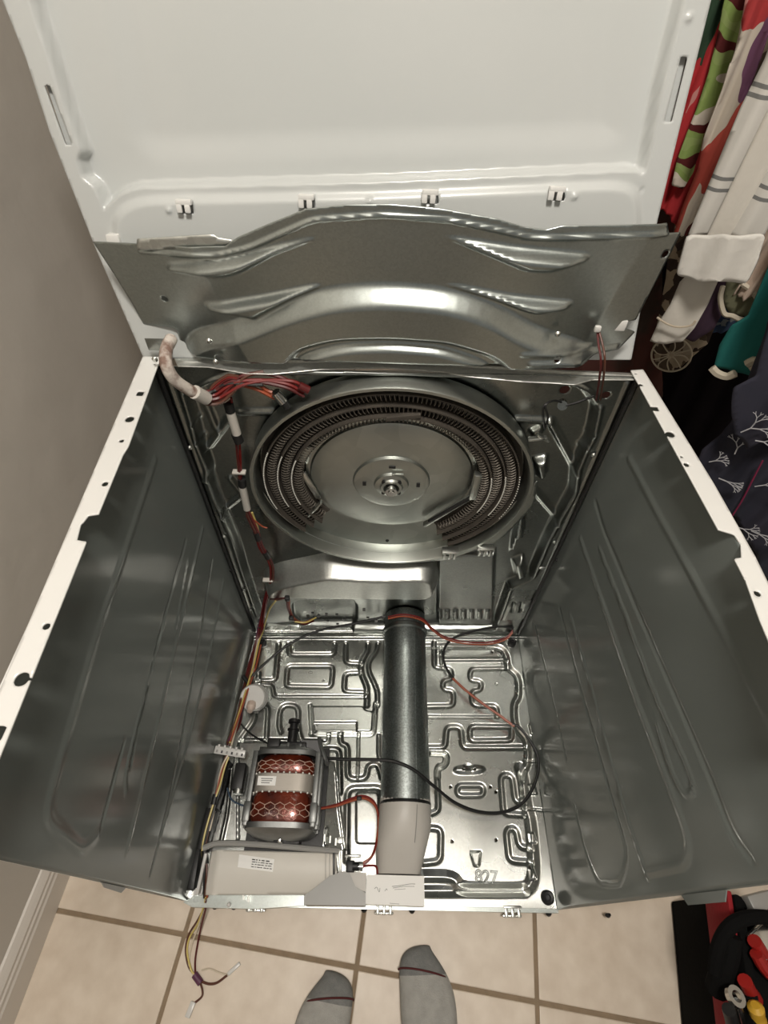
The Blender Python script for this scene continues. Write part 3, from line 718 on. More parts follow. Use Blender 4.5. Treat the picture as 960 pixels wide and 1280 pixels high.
for (x, y) in ((233, 258), (384, 252), (537, 246), (694, 242)):
    mb = MB(); mb.box(Vector(PLd.at(*PLd.uv(x, y), -.004)), (.030, .026, .001), Rm); mb.build('hinge_pocket', M['lid_in'], lidp)
c = PLd.at(*PLd.uv(146, 300), .004); mb = MB(); mb.box(Vector(c), (.016, .016, .014), Matrix((PLd.U, PLd.V, PLd.N)).transposed(), .002); mb.build('corner_bracket', M['white'], lidp)

# strip of lip standing behind the sheet
# ---- upper bulkhead sheet standing in front of the raised top
PU = Plane((0, .562, .84), (1, 0, 0), (0, -.05, 1))
def up(L): return PU.pts(L)
PU2 = Plane((0, .570, .84), (1, 0, 0), (0, -.05, 1))
sheet('rear_lip', PU2, PU2.pts([(170, 299), (266, 293), (272, 297), (290, 300), (296, 309), (172, 313)]), .004, mats=M['galv_dull'], parent=dryer)
def upper():
    outl = [(107, 315), (170, 313), (280, 311), (296, 300), (335, 283), (382, 264), (430, 258), (490, 256), (550, 260), (620, 271), (655, 281), (682, 284), (702, 279), (834, 278), (836, 292), (853, 293), (835, 330), (797, 405), (781, 405), (781, 413), (797, 421), (775, 442), (640, 447), (480, 448), (330, 446), (222, 446), (216, 424), (208, 421), (172, 421), (158, 395), (135, 358)]
    f = []
    def p(L, h, b, r=.008): f.append(('p', fillet(up(L), r, True), h, b))
    def g(L, w, d, r=.01): f.append(('g', fillet(up(L), r), w, d))
    g([(170, 322), (270, 322), (310, 313), (390, 277), (480, 269), (560, 273), (625, 285), (665, 294), (834, 291)], .006, .005)
    p([(202, 333), (300, 318), (388, 299), (396, 303), (345, 322), (300, 346), (280, 351), (205, 346)], .016, .012)
    p([(252, 383), (330, 370), (396, 356), (404, 361), (365, 378), (318, 402), (256, 392)], .014, .011)
    p([(550, 295), (575, 294), (640, 303), (735, 312), (738, 322), (685, 338), (655, 337), (600, 314)], .016, .012)
    p([(548, 353), (575, 353), (640, 364), (718, 372), (706, 384), (665, 390), (610, 371)], .014, .011)
    # arch: lower middle bulges forward
    p([(222, 470), (225, 425), (300, 398), (345, 378), (410, 358), (480, 351), (560, 355), (620, 372), (668, 402), (740, 425), (760, 470)], .020, .026, .03)
    p([(345, 460), (368, 428), (420, 414), (490, 410), (560, 413), (620, 430), (650, 460)], -.012, .012, .02)
    p([(362, 452), (385, 437), (430, 425), (490, 421), (550, 424), (595, 437), (620, 452)], .010, .012, .02)
    g([(650, 428), (735, 430)], .008, .003); g([(660, 440), (770, 438)], .012, .004)
    def warp(P):   # the outer wings turn back
        u = P[:, 0]; v = P[:, 1]; e = np.clip(-.205-.30*(v-.03)-u, 0, 1)+np.clip(u-.235-.20*(v-.03), 0, 1); return -.20*e+.006*np.sin(u*9)
    holes = [circ(PU.uv(x, y), .0042, 12) for x, y in ((201, 384), (274, 444-1), (833, 320), (692, 433))]
    return sheet('upper_bulkhead', PU, up(outl), .0022, f, holes, M['galv'], dryer, .001, warp)
upper()
for (x, y, n) in ((265, 416, 0), (694, 407, 0), (273, 442, 1), (692, 433, 1), (198, 439, 0)): screw(PU.at(*PU.uv(x, y), .018), PU.N, .0036, 'galv_base')
c = PU.at(*PU.uv(766, 409), -.004); MB().box(c, (.036, .002, .014), bev=.0005).build('white_tab', M['white'], dryer)
c = PU.at(*PU.uv(197, 432), -.002); MB().box(c, (.030, .0015, .018), bev=.0005).build('corner_gusset', M['galv_back'], dryer)
# ---- exhaust duct: spangled steel pipe running from the bulkhead to the grey plastic outlet
pa = PZ(507, 772, .098); pb = PZ(508, 1008, .098); pr = .0495
pb = np.array([pb[0]-.002, pb[1], .098]); pa = np.array([pa[0]-.002, .575, .100])
duct = MB().lathe(pa, (pb-pa), [(pr-.002, 0), (pr, .0), (pr, np.linalg.norm(pb-pa)*.5), (pr+.0005, np.linalg.norm(pb-pa)), (pr-.002, np.linalg.norm(pb-pa))], 48).build('exhaust_duct', M['galv_duct'], dryer)
MB().lathe(pa+np.array([0, -.035, 0]), (pb-pa), [(pr+.001, 0), (pr+.0045, .004), (pr+.0045, .012), (pr+.001, .016)], 48).build('duct_collar', M['galv'], duct)
MB().lathe(pb, (pa-pb), [(pr+.001, 0), (pr+.002, .002), (pr+.001, .006)], 48).build('duct_rim', M['blackm'], duct)
seam = MB(); seam.tube([pa+np.array([.020, 0, .0458]), pb+np.array([.020, 0, .0458])], .0009, 6); seam.build('duct_seam', M['galv_duct'], duct)
# plastic outlet: loft from round to a rounded box leaning to the left
def loft(name, secs, m, parent, n=32):
    """secs: (centre, half width vector, half height vector, squareness)"""
    bm = bmesh.new(); rows = []
    for c, a, b, k in secs:
        c = Vector(c); a = Vector(a); b = Vector(b); row = []
        for i in range(n):
            t = 2*math.pi*i/n; x, y = math.cos(t), math.sin(t)
            row.append(bm.verts.new(c+a*math.copysign(abs(x)**k, x)+b*math.copysign(abs(y)**k, y)))
        rows.append(row)
    for p, q in zip(rows, rows[1:]):
        for j in range(n): bm.faces.new([p[j], p[(j+1) % n], q[(j+1) % n], q[j]])
    bm.faces.new(rows[0][::-1]); bm.faces.new(rows[-1]); bmesh.ops.recalc_face_normals(bm, faces=bm.faces[:])
    me = bpy.data.meshes.new(name); bm.to_mesh(me); bm.free(); o = link(name, me, m, parent)
    me.polygons.foreach_set('use_smooth', [True]*len(me.polygons)); me.set_sharp_from_angle(angle=math.radians(40)); return o
oy = pb[1]
outlet = loft('duct_outlet', [((pb[0], oy+.030, .097), (.0485, 0, 0), (0, 0, .0485), 1), ((pb[0], oy+.001, .097), (.0515, 0, 0), (0, 0, .0515), 1), ((pb[0]-.002, oy-.035, .094), (.052, 0, 0), (0, 0, .050), .85),
     ((pb[0]-.008, oy-.065, .088), (.049, 0, 0), (0, 0, .043), .65), ((pb[0]-.014, PZ(495, 1092, .112)[1], .079), (.041, 0, 0), (0, 0, .034), .5)], M['plastic_grey'], dryer)
wire('mould_line', [(pb[0]+.020, oy-.004, .1445), (pb[0]+.018, oy-.035, .1425), (pb[0]+.015, oy-.065, .131)], .0008, M['plastic_mid'], outlet)
# white metal plate with scribbled pencil lines over the outlet front
zpl = .108
P4 = [PZ(*p, zpl) for p in ((459, 1093), (530, 1095), (531, 1133), (456, 1130))]
mb = MB(); mb.prism([Vector(p) for p in P4], (0, 0, -.0015)); plate = mb.build('inspection_plate', M['label'], dryer, sm=False); tag(plate, 'white plate with faint pencil scribbles')
mb = MB(); mb.prism([Vector(p)+Vector((0, 0, -.0018)) for p in P4], (0, 0, -.055)); mb.build('plate_support', M['galv_dull'], dryer, sm=False)
def scribble(L, r=.00045, m='ink_lt'):
    wire('pencil_line', [PZ(x, y, zpl+.0003) for x, y in L], r, M[m], plate, 5, 3)
scribble([(468, 1111), (471, 1109), (474, 1115), (475, 1110)]); scribble([(481, 1114), (483, 1111), (484, 1113)]); scribble([(490, 1108), (500, 1107), (512, 1105), (519, 1105)]); scribble([(491, 1110), (505, 1108), (518, 1108)], .0004); scribble([(493, 1112), (507, 1111)], .0003); scribble([(487, 1129), (499, 1130)], .0003)

# ---- blower housing: pale plastic box with rounded top, label, dark rear rim and grey front fin
zt = .112
def ztop(P, zz): return [Vector(PZ(x, y, zz)) for x, y in P]
bl = sheet('blower_housing', Plane((0, 0, zt), (1, 0, 0), (0, 1, 0)), Plane((0, 0, zt), (1, 0, 0), (0, 1, 0)).pts([(262, 1062), (420, 1066), (420, 1108), (398, 1118), (252, 1118)]), .004,
           mats=M['plastic_pale'], parent=dryer, thick=.07, warp=lambda P: -.30*(P[:, 1]-.06)**2/.05-.02*np.clip((-.30-P[:, 0])/.03, 0, 1))
def rail(name, L, z0, z1, m, h=None, par=dryer):
    mb = MB(); mb.prism(ztop(L, z1), (0, 0, z0-z1)); return mb.build(name, m, par)
rim = MB(); rim.tube(catmull([PZ(254, 1060, zt+.004), PZ(275, 1054, zt+.006), PZ(330, 1056, zt+.006), PZ(400, 1062, zt+.005), PZ(424, 1064, zt+.002)], 8), .0050, 8); rim.build('housing_rim', M['plastic_mid'], bl)
for x in (407, 412): bar(PZ(x, 1064, zt+.001), PZ(x, 1108, zt-.006), .003, .005, M['plastic_grey'], 'housing_rib', bl)
bar(PZ(417.5, 1064, zt+.001), PZ(417.5, 1102, zt-.006), .004, .012, M['blackm'], 'dark_gap', bl)
bar(PZ(424, 1062, zt), PZ(426, 1098, zt-.008), .004, .012, M['galv_dull'], 'side_flange', bl)
bar(PZ(258, 1066, zt-.004), PZ(247, 1118, zt-.022), .005, .012, M['plastic_white'], 'housing_rib', bl)
lab = [(299, 1068), (343, 1074), (341, 1090), (297, 1084)]
zl = zt+.0012-.55*.0005
def labz(x, y):
    p = PZ(x, y, zt); return PZ(x, y, zt+.0011-.30*(p[1]-.06)**2/.05)
mb = MB(); vs = [mb.bm.verts.new(labz(x, y)) for x, y in [(299, 1068), (321, 1071), (343, 1074), (342, 1082), (341, 1090), (319, 1087), (297, 1084), (298, 1076)]]; c = mb.bm.verts.new(labz(320, 1079))
for i in range(8): mb.bm.faces.new([vs[i], vs[(i+1) % 8], c])
labo = mb.build('housing_label', M['label'], bl, sm=False)
for i, (y, a, b) in enumerate(((1074.3, 315, 339), (1077.2, 315, 340.5), (1080.2, 314.5, 340), (1083.4, 314, 341))):
    x = a
    while x < b-1.5:
        w = random.uniform(1.5, 5); p = labz(x, y+(x-315)*.115); q = labz(min(x+w, b), y+(min(x+w, b)-315)*.115); p[2] += .0004; q[2] += .0004
        bar(p, q, .0011 if i else .0016, .0002, M['ink'], 'printed_line', labo); x += w+random.uniform(.6, 1.6)
# front fin and rail
rail('front_channel', [(229, 1128), (246, 1118), (301, 1117.5), (316, 1114), (322, 1117), (380, 1119), (380, 1132), (318, 1136), (240, 1134)], .030, .066, M['galv'])
fin = rail('blower_fin', [(381, 1119), (397, 1107), (412, 1095), (428, 1089.5), (437, 1091), (444, 1108), (457, 1116), (457, 1132), (380, 1131)], .035, .118, M['plastic_mid'])
rail('fin_side', [(429, 1089), (458, 1091), (457, 1115), (445, 1110), (437, 1098)], .045, .110, M['plastic_grey'])
rail('channel_clip', [(303, 1112), (305, 1112), (306, 1125), (303, 1125)], .06, .078, M['galv_base']); rail('channel_clip', [(309, 1113), (312, 1113), (312, 1128), (309, 1128)], .06, .078, M['galv_base'])
rail('white_foot', [(243, 1110), (254, 1110), (252, 1119), (241, 1119)], .03, .074, M['plastic_white'])
MB().ball(PZ(286, 1131, .07), .004, n=10).build('white_plug', M['plastic_white'], dryer)
# thermostat beside the outlet
th = MB(); c = PZ(438, 1083, .115); th.box(c, (.016, .018, .012), bev=.002); th.cyl(c+np.array([.004, 0, .004]), c+np.array([.018, 0, .004]), .007, n=16); tho = th.build('thermostat', M['black'], dryer); tag(tho)
MB().cyl(c+np.array([.016, 0, .004]), c+np.array([.023, 0, .004]), .0075, n=20).build('thermostat_cap', M['chrome'], tho)
MB().box(c+np.array([.004, .016, .004]), (.03, .004, .008), bev=.001).build('terminal_plate', M['galv_base'], tho)

# black bars added as shade in the gap between left panel and blower
for i, (a, b, zz) in enumerate((((284, 950), (268, 1010), .085), ((262, 1010), (250, 1062), .085), ((247, 1062), (239, 1112), .080))):
    pa_, pb_ = PZ(*a, zz), PZ(*b, zz); bar((pa_[0], pa_[1], .064), (pb_[0], pb_[1], .064), .012, .045, M['black'], 'gap_shade_bar', dryer)
# ---- motor cradle (smooth pressed bracket)
PC = Plane((0, 0, .062), (1, 0, 0), (0, 1, 0)); cf = []
for L, w, d in (([(421, 965), (424, 1010), (431, 1060)], .008, .005), ([(290, 960), (284, 1020), (276, 1055)], .008, .005), ([(408, 1035), (407, 1056)], .005, .006), ([(297, 930), (297, 1050)], .005, -.004)):
    cf.append(('g', fillet(PC.pts(L), .01), w, d))
cr = sheet('motor_bracket', PC, PC.pts([(297, 928), (396, 929), (402, 948), (418, 952), (426, 1000), (434, 1062), (262, 1058), (280, 1000)]), .0022, cf, mats=M['galv_base'], parent=dryer, thick=.0012, warp=lambda P: -.018*np.clip((P[:, 0]+.115)/.05, 0, 1))
for p in ((286, 1040), (425, 1050), (300, 936), (405, 950)):
    q = PZ(*p, .060); MB().box((q[0], q[1], (.060+ZB)/2-.004), (.012, .012, .030), bev=.001).build('bracket_foot', M['galv_dull'], cr)
for (x, y) in ((406, 1048), (413, 1050), (420, 1053)): q = PZ(x, y, .066); MB().box(q, (.003, .012, .018)).build('bracket_tooth', M['galv_dull'], cr)

# ---- drive motor: axis along y
mc = np.array([-.186, .178, .132]); 
motor = bpy.data.objects.new('drive_motor', None); motor.location = Vector(mc)-parent_loc(dryer)*0; COL.objects.link(motor); motor.parent = dryer; motor.matrix_parent_inverse = Matrix.Translation(-parent_loc(dryer))
def mlathe(name, prof, m, n=40, k=None):
    mb = MB(); mb.lathe(mc, (0, 1, 0), prof, n); o = mb.build(name, m, motor)
    if k:     # flatten towards a rounded square section
        for v in o.data.vertices:
            x, z = v.co.x-mc[0], v.co.z-mc[2]; r = math.hypot(x, z)
            if r > 1e-5:
                a = math.atan2(z, x); s = (abs(math.cos(a))**k+abs(math.sin(a))**k)**(-1/k); v.co.x = mc[0]+x*s; v.co.z = mc[2]+z*s
    return o
mlathe('stator_core', [(0, -.016), (.0555, -.016), (.057, -.0145), (.057, .0145), (.0555, .016), (0, .016)], M['stator'], k=5)
mlathe('front_winding', [(.018, -.015), (.053, -.015), (.0565, -.024), (.0575, -.056), (.053, -.068), (.038, -.072), (.018, -.068)], M['copper'], k=4)
mlathe('rear_winding', [(.018, .015), (.053, .015), (.0565, .022), (.0560, .038), (.047, .050), (.035, .052), (.018, .050)], M['copper'], k=4)
# white lacing in a honeycomb over the windings
def wsurf(a, y):     # point on winding surface
    s = (abs(math.cos(a))**4+abs(math.sin(a))**4)**(-1/4)
    r = .0582*s; return (mc[0]+r*math.cos(a), mc[1]+y, mc[2]+r*math.sin(a))
for side, ys in ((1, (.019, .026, .033, .040)), (-1, (-.032, -.041, -.050, -.059))):
    mb = MB(); N_ = 8
    for row in range(3):
        P = []
        for i in range(N_*2+1):
            a = math.radians(22+136*i/(N_*2)); y = ys[row]+(ys[row+1]-ys[row])*(.25 if i % 2 == row % 2 else .75); P.append(wsurf(a, y))
        mb.tube(P, .0006, 5)
    for row in range(2):
        for i in range(N_*2+1):
            if i % 2 == row % 2: continue
            a = math.radians(22+136*i/(N_*2)); mb.tube([wsurf(a, ys[row]+(ys[row+1]-ys[row])*.75), wsurf(a, ys[row+1]+(ys[row+2]-ys[row+1])*.25)], .0006, 5)
    o = mb.build('winding_lacing', M['lacing'], motor); o['kind'] = 'stuff'
for sy in (-.0165, .0165):
    mb = MB()
    for i in range(13):
        a = math.radians(25+130*i/12); x, y, z = wsurf(a, sy); mb.ball((x, y, z-.001), .0022, n=6)
    o = mb.build('slot_wedge', M['bright'], motor); o['kind'] = 'stuff'
# cast end frames: octagonal rings joined by side arms
def frame(name, y0, y1, ro, ri):
    bm = bmesh.new(); n = 8; rows = []
    R_ = []
    for i in range(n*4):
        a = 2*math.pi*(i+.5)/(n*4); k = 6; s = (abs(math.cos(a))**k+abs(math.sin(a))**k)**(-1/k); R_.append((a, s))
    P = [[(ro*s, y0), (ro*s, y1), (ri*s, y1), (ri*s, y0)] for a, s in R_]
    for (a, s), pr_ in zip(R_, P): rows.append([bm.verts.new((mc[0]+r*math.cos(a), mc[1]+y, mc[2]+r*math.sin(a))) for r, y in pr_])
    for i in range(len(rows)):
        p, q = rows[i], rows[(i+1) % len(rows)]
        for j in range(4): bm.faces.new([p[j], q[j], q[(j+1) % 4], p[(j+1) % 4]])
    bmesh.ops.recalc_face_normals(bm, faces=bm.faces[:]); me = bpy.data.meshes.new(name); bm.to_mesh(me); bm.free(); return link(name, me, M['alu'], motor)
rf = mlathe('rear_end_frame', [(.012, .074), (.030, .074), (.036, .070), (.056, .062), (.063, .056), (.063, .048), (.0605, .048), (.0595, .054), (.050, .059), (.030, .066), (.012, .066)], M['alu'], k=4)
ff = mlathe('front_end_frame', [(.012, -.088), (.022, -.088), (.034, -.086), (.052, -.082), (.0635, -.075), (.0645, -.066), (.061, -.066), (.060, -.073), (.048, -.078), (.030, -.081), (.012, -.081)], M['alu'], k=4)
for a in (35, 145, -35, -145, 12, 168):
    ar = math.radians(a); s = (abs(math.cos(ar))**4+abs(math.sin(ar))**4)**(-1/4); r = .0645*s
    x, z = mc[0]+r*math.cos(ar), mc[2]+r*math.sin(ar)
    mb = MB(); mb.box((x, mc[1]-.007, z), (.010, .128, .010), bev=.002); mb.box((x, mc[1]-.048, z), (.014, .034, .013), bev=.003); mb.build('frame_arm', M['alu'], motor)
for i, a in enumerate((60, 90, 120)):
    ar = math.radians(a); x, z = mc[0]+.047*math.cos(ar), mc[2]+.047*math.sin(ar)
    MB().box((x, mc[1]+.061, z), (.005, .022, .006), bev=.001).build('frame_rib', M['alu'], rf)
# dark bearing boot, pulley and shaft
mb = MB(); mb.lathe(mc, (0, 1, 0), [(0, .050), (.030, .050), (.034, .060), (.030, .064), (0, .064)], 28); mb.build('rear_shroud', M['black'], motor)
sh = MB(); sh.lathe(mc, (0, 1, 0), [(0, .070), (.014, .070), (.0145, .082), (.0105, .084), (.0105, .108), (.0125, .109), (.0125, .112), (.0085, .113), (.0085, .122), (.0125, .124), (.0125, .130), (.010, .132), (0, .132)], 28); sh.build('motor_shaft', M['blackm'], motor)
mb = MB(); mb.box(mc+np.array([-.030, .072, .035]), (.024, .018, .020), bev=.002); mb.box(mc+np.array([-.005, .076, .012]), (.075, .012, .02), bev=.003); mb.build('centrifugal_switch', M['black'], motor)
mb = MB(); mb.prism([Vector(p) for p in (mc+np.array([.018, .085, .02]), mc+np.array([.062, .085, .02]), mc+np.array([.064, .05, .01]), mc+np.array([.03, .05, .03]))], (0, -.002, -.05)); mb.build('mounting_wing', M['blackm'], motor)
# strap lever at the right
mb = MB(); mb.tube(catmull([mc+np.array([.058, .088, .03]), mc+np.array([.064, .070, .035]), mc+np.array([.074, .048, .035]), mc+np.array([.078, .040, .02])], 6), .004, 8); mb.build('clamp_lever', M['alu'], motor)
# base cushion with clip
mb = MB(); mb.box(mc+np.array([0, -.082, -.03]), (.07, .020, .03), bev=.004); mb.build('rubber_mount', M['black'], motor)
mb = MB(); mb.box(mc+np.array([.002, -.086, .004]), (.006, .012, .040), bev=.001); mb.build('mount_clip', M['chrome'], motor)
mb = MB(); mb.prism([Vector(mc+np.array(p)) for p in ((-.075, -.10, -.066), (.075, -.10, -.066), (.075, .09, -.066), (-.075, .09, -.066))], (0, 0, .012)); mb.build('motor_saddle', M['blackm'], motor)
# small motor label
mb = MB(); zc = mc[2]+.0577; mb.box((mc[0]-.030, mc[1]+.001, zc), (.034, .016, .0006)); ml = mb.build('motor_label', M['label'], motor, sm=False)
for i, (dx, w) in enumerate(((-.030, .020), (-.030, .022), (-.032, .016))):
    MB().box((mc[0]+dx, mc[1]+(.001, .0045, -.0025)[i], zc+.0005), (w, .0016, .0002)).build('printed_line', M['ink_lt'], ml)
# parts left of the motor: dark switch block, capacitor-like silver can
mb = MB(); mb.box(PZ(300, 972, .10), (.022, .050, .03), bev=.003); mb.build('switch_block', M['black'], dryer)
mb = MB(); q = PZ(299, 983, .105); mb.cyl(q+np.array([0, -.014, 0]), q+np.array([0, .010, 0]), .010, n=20); mb.build('relay_can', M['galv_dull'], dryer)

# ---- pressure cap (milky round part) and white connector
q = PZ(316, 872, .105); cap = MB(); cap.lathe(q, (0, -.35, 1), [(0, .004), (.010, .004), (.010, .006), (.026, .006), (.0285, .002), (.0285, -.010), (.026, -.012), (0, -.012)], 36); capo = cap.build('round_switch_cap', M['plastic_white'], dryer)
MB().lathe(q, (0, -.35, 1), [(.020, -.012), (.030, -.016), (.030, -.022), (.012, -.026), (0, -.026)], 32).build('cap_base', M['plastic_mid'], capo)
MB().lathe(q+np.array([0, -.016, .0]), (0, -.9, .4), [(.010, -.004), (.010, .008), (.007, .012), (.006, .018), (0, .019)], 20).build('cap_spout', M['w_pinkish'], capo)
MB().box(q+np.array([0, -.01, -.042]), (.012, .012, .034), bev=.002).build('cap_post', M['plastic_mid'], capo)
q = PZ(288, 940, .125); Rm = Matrix.Rotation(math.radians(-7), 3, 'Z') @ Matrix.Rotation(math.radians(12), 3, 'X')
cn = MB().box(q, (.064, .015, .012), Rm, .0015).build('wire_connector', M['plastic_white'], dryer)
for i in range(6):
    d = Rm @ Vector((-.026+i*.0105, -.002, .0065)); MB().box(Vector(q)+d, (.0035, .005, .002), Rm).build('connector_slot', M['blackm'] if i % 2 else M['plastic_mid'], cn)
for i in range(5):
    d = Rm @ Vector((-.024+i*.012, .008, .004)); MB().box(Vector(q)+d, (.004, .006, .010), Rm, .0008).build('connector_lug', M['plastic_white'], cn)

# ---- wiring (parts of the dryer)
har = bpy.data.objects.new('wiring_harness', None); COL.objects.link(har); har.parent = dryer; har.matrix_parent_inverse = Matrix.Translation(-parent_loc(dryer)); har.location = (-.25, .5, .4)
def Y(x, y, d=.545): return PY(x, y, d)
def Z(x, y, z): return PZ(x, y, z)
wire('fabric_sleeve', [Y(214, 424, .54), Y(208, 437, .53), Y(207, 455, .50), Y(218, 474, .50), Y(236, 487, .51), Y(257, 498, .525)], [.0075]*1+[.008]*40, M['sleeve'], har) if False else None
mb = MB(); mb.tube(catmull([Y(214, 424, .545), Y(208, 437, .52), Y(208, 456, .50), Y(218, 474, .50), Y(236, 487, .51), Y(257, 498, .525)], 8), .0078, 12); mb.build('fabric_sleeve', M['sleeve'], har)
mb = MB(); mb.tube([Y(243, 490, .512), Y(258, 498, .525)], .0095, 12); mb.build('sleeve_end', M['w_tape'], har)
top = [Y(257, 498, .525), Y(272, 497, .53), Y(287, 486, .535), Y(302, 476, .54), Y(330, 472, .545), Y(360, 476, .545), Y(378, 487, .545)]
for i, (c, o) in enumerate((('red', (.000, .004)), ('dkred', (.005, -.002)), ('red', (-.005, .000)), ('dkred', (.002, .008)), ('brownw', (-.003, -.006)), ('black', (.006, .006)))):
    bundle('harness_wire', top[:7 if i < 4 else 5], .0026, M['w_'+c] if c != 'black' else M['black'], har, o, .6)
bundle('harness_wire', [Y(300, 478), Y(318, 480), Y(334, 490), Y(345, 493)], .003, M['w_orange'], har, (.002, .002), .3)
bundle('harness_wire', [Y(300, 478), Y(322, 484), Y(340, 494), Y(350, 498)], .0025, M['w_orange'], har, (-.002, -.002), .3)
mb = MB(); a, b = Y(344, 490, .54), Y(354, 502, .54); mb.cyl(a, b, .007, n=14); mb.build('wire_terminal', M['chrome'], har); MB().cyl(b, b+(b-a)*.6, .006, n=14).build('terminal_boot', M['black'], har)
mb = MB(); a, b = Y(374, 482, .54), Y(386, 488, .54); mb.cyl(a, b, .006, n=14); mb.build('terminal_boot', M['w_dkred'], har)
for i, (c, dx) in enumerate((('dkred', 0), ('brownw', 5), ('red', -4), ('dkred', 9), ('brownw', -7))):
    bundle('harness_wire', [Y(262, 497, .53), Y(268+dx, 489+dx*.3, .535), Y(280, 478+dx*.6, .54), Y(292, 474, .54), Y(302, 480+dx*.5, .54)], .002, M['w_'+c], har, (.001*i, .001), .2)
wire('harness_wire', [Y(256, 499, .525), Y(268, 504, .53), Y(280, 502, .53), Y(287, 497, .535)], .002, M['w_cream'], har)
down = [Y(286, 497), Y(290, 520), Y(297, 548), Y(300, 575), Y(302, 600), Y(306, 625), Y(311, 642), Y(320, 664), Y(326, 684), Y(338, 704), Y(338, 728), Y(332, 752), Y(327, 780), Z(321, 805, .065), Z(313, 838, .075), Z(305, 865, .10), Z(297, 900, .115), Z(286, 930, .125)]
for i, (c, o, a, b) in enumerate((('red', (.003, 0), 0, 18), ('dkred', (-.003, .002), 0, 18), ('brownw', (0, .004), 0, 18), ('red', (.001, -.004), 5, 18), ('dkred', (-.004, -.003), 6, 18), ('purple', (.005, .003), 10, 18), ('dkred', (.007, 0), 12, 18))):
    bundle('harness_wire', down[a:b], .0021, M['w_'+c], har, o, 1.2)
bundle('harness_wire', down[6:10], .0019, M['w_yellow'], har, (.006, .002), .3)
wire('harness_wire', [Y(311, 645), Y(320, 652), Y(328, 658), Y(334, 660)], .0015, M['w_orange'], har)
for (x0, y0, x1, y1, c, r) in ((285, 503, 288, 514, 'k', .0072), (288, 515, 296, 542, 't', .0068), (295, 543, 299, 552, 'k', .0075), (302, 598, 303, 607, 'k', .007), (303, 608, 309, 636, 't', .0066), (320, 665, 323, 674, 'k', .006), (331, 690, 335, 697, 'k', .006), (325, 782, 324, 790, 'k', .0065)):
    mb = MB(); mb.cyl(Y(x0, y0), Y(x1, y1), r, n=14); mb.build('harness_tape', M['black'] if c == 'k' else M['w_tape'], har)
for (x, y) in ((299, 590), (335, 725)):
    c = Y(x, y); mb = MB(); mb.box(c, (.022, .010, .004), bev=.001); mb.build('cable_tie', M['w_tape'], har)
# branch to the terminal block in the lower pocket
for i, c in enumerate(('dkred', 'red', 'orange')):
    bundle('harness_wire', [Y(336, 748), Y(345, 750, .52), Y(358, 749, .50), Y(361, 762, .50), Y(368, 775, .51), Y(380, 780, .52), Y(393, 775, .53)], .0018, M['w_'+c], har, (.002*i, .002-.002*i), .5)
wire('harness_wire', [Y(368, 777, .51), Y(382, 778, .51), Y(395, 772, .53)], .0018, M['w_yellow'], har)
for (x, y) in ((359, 748), (364, 773)): c = Y(x, y, .50); MB().box(c, (.010, .010, .012), bev=.002).build('harness_tape', M['black'], har)
mb = MB()
for i, (x, y) in enumerate(((385, 770), (391, 766), (398, 770), (410, 776), (408, 768), (421, 768), (430, 775), (422, 780), (455, 762), (460, 772), (470, 776), (480, 770))):
    mb.box(PY(x, y, YBK-.040 if x < 450 else YBK-.05), (.006, .003, .005 if i % 2 else .010))
o = mb.build('terminal_pin', M['blackm'], dryer); o['kind'] = 'stuff'
# yellow and cream wires down to the front and over the rail onto the floor
ya = [Y(343, 752, .52), Y(335, 765, .53), Z(328, 790, .07), Z(323, 806, .075), Z(317, 835, .085), Z(309, 862, .11), Z(298, 900, .13), Z(289, 930, .138)]
bundle('harness_wire', ya, .0021, M['w_yellow'], har, (.003, .002), .3); bundle('harness_wire', ya[2:], .0021, M['w_cream'], har, (-.003, .001), .3)
bundle('harness_wire', ya[3:], .0021, M['w_orange'], har, (.006, 0), .3)
yb = [Z(284, 946, .125), Z(279, 962, .12), Z(274, 985, .11), Z(268, 1005, .105), Z(259, 1038, .10), Z(255, 1062, .10), Z(257, 1085, .098), Z(257, 1105, .09), Z(257, 1122, .072)]
fl_ = lambda L: [Z(x, y, z) for x, y, z in L]
for c, o in (('yellow', (.003, 0)), ('orange', (0, .003)), ('brownw', (-.003, 0)), ('black', (0, -.003)), ('cream', (.002, .004))):
    bundle('harness_wire', yb if c != 'cream' else yb[:5], .0019, M['w_'+c] if c != 'black' else M['black'], har, o, .8)
for (x0, y0, x1, y1) in ((270, 993, 267, 1006), (256, 1063, 257, 1080)): mb = MB(); mb.cyl(Z(x0, y0, .106 if y0 < 1050 else .10), Z(x1, y1, .104 if y0 < 1050 else .098), .0062, n=12); mb.build('harness_tape', M['black'], har)
wire('harness_wire', [yb[-1], Z(255, 1134, .055), Z(247, 1150, .030), Z(236, 1168, .008), Z(232, 1186, .004), Z(235, 1206, .004), Z(243, 1220, .006)], .0017, M['w_brownw'], har)
wire('harness_wire', [yb[-1], Z(254, 1135, .055), Z(247, 1155, .025), Z(237, 1172, .006), Z(234, 1190, .004), Z(239, 1212, .006), Z(244, 1219, .006)], .0017, M['w_yellow'], har)
wire('harness_wire', [yb[-1], Z(257, 1136, .055), Z(251, 1160, .022), Z(247, 1180, .006), Z(244, 1200, .004), Z(244, 1218, .006)], .0017, M['w_dkred'], har)
wire('harness_wire', [Z(257, 1124, .070), Z(254, 1134, .055), Z(248, 1158, .022), Z(240, 1180, .005), Z(236, 1205, .004), Z(242, 1219, .006)], .0017, M['w_cream'], har)
mb = MB(); mb.cyl(Z(243, 1218, .006), Z(251, 1229, .006), .0058, n=14); mb.build('harness_tape', M['w_purple'], har)
wire('harness_wire', [Z(250, 1228, .006), Z(253, 1238, .003), Z(252, 1246, .003), Z(243, 1254, .003)], .0018, M['w_brownw'], har)
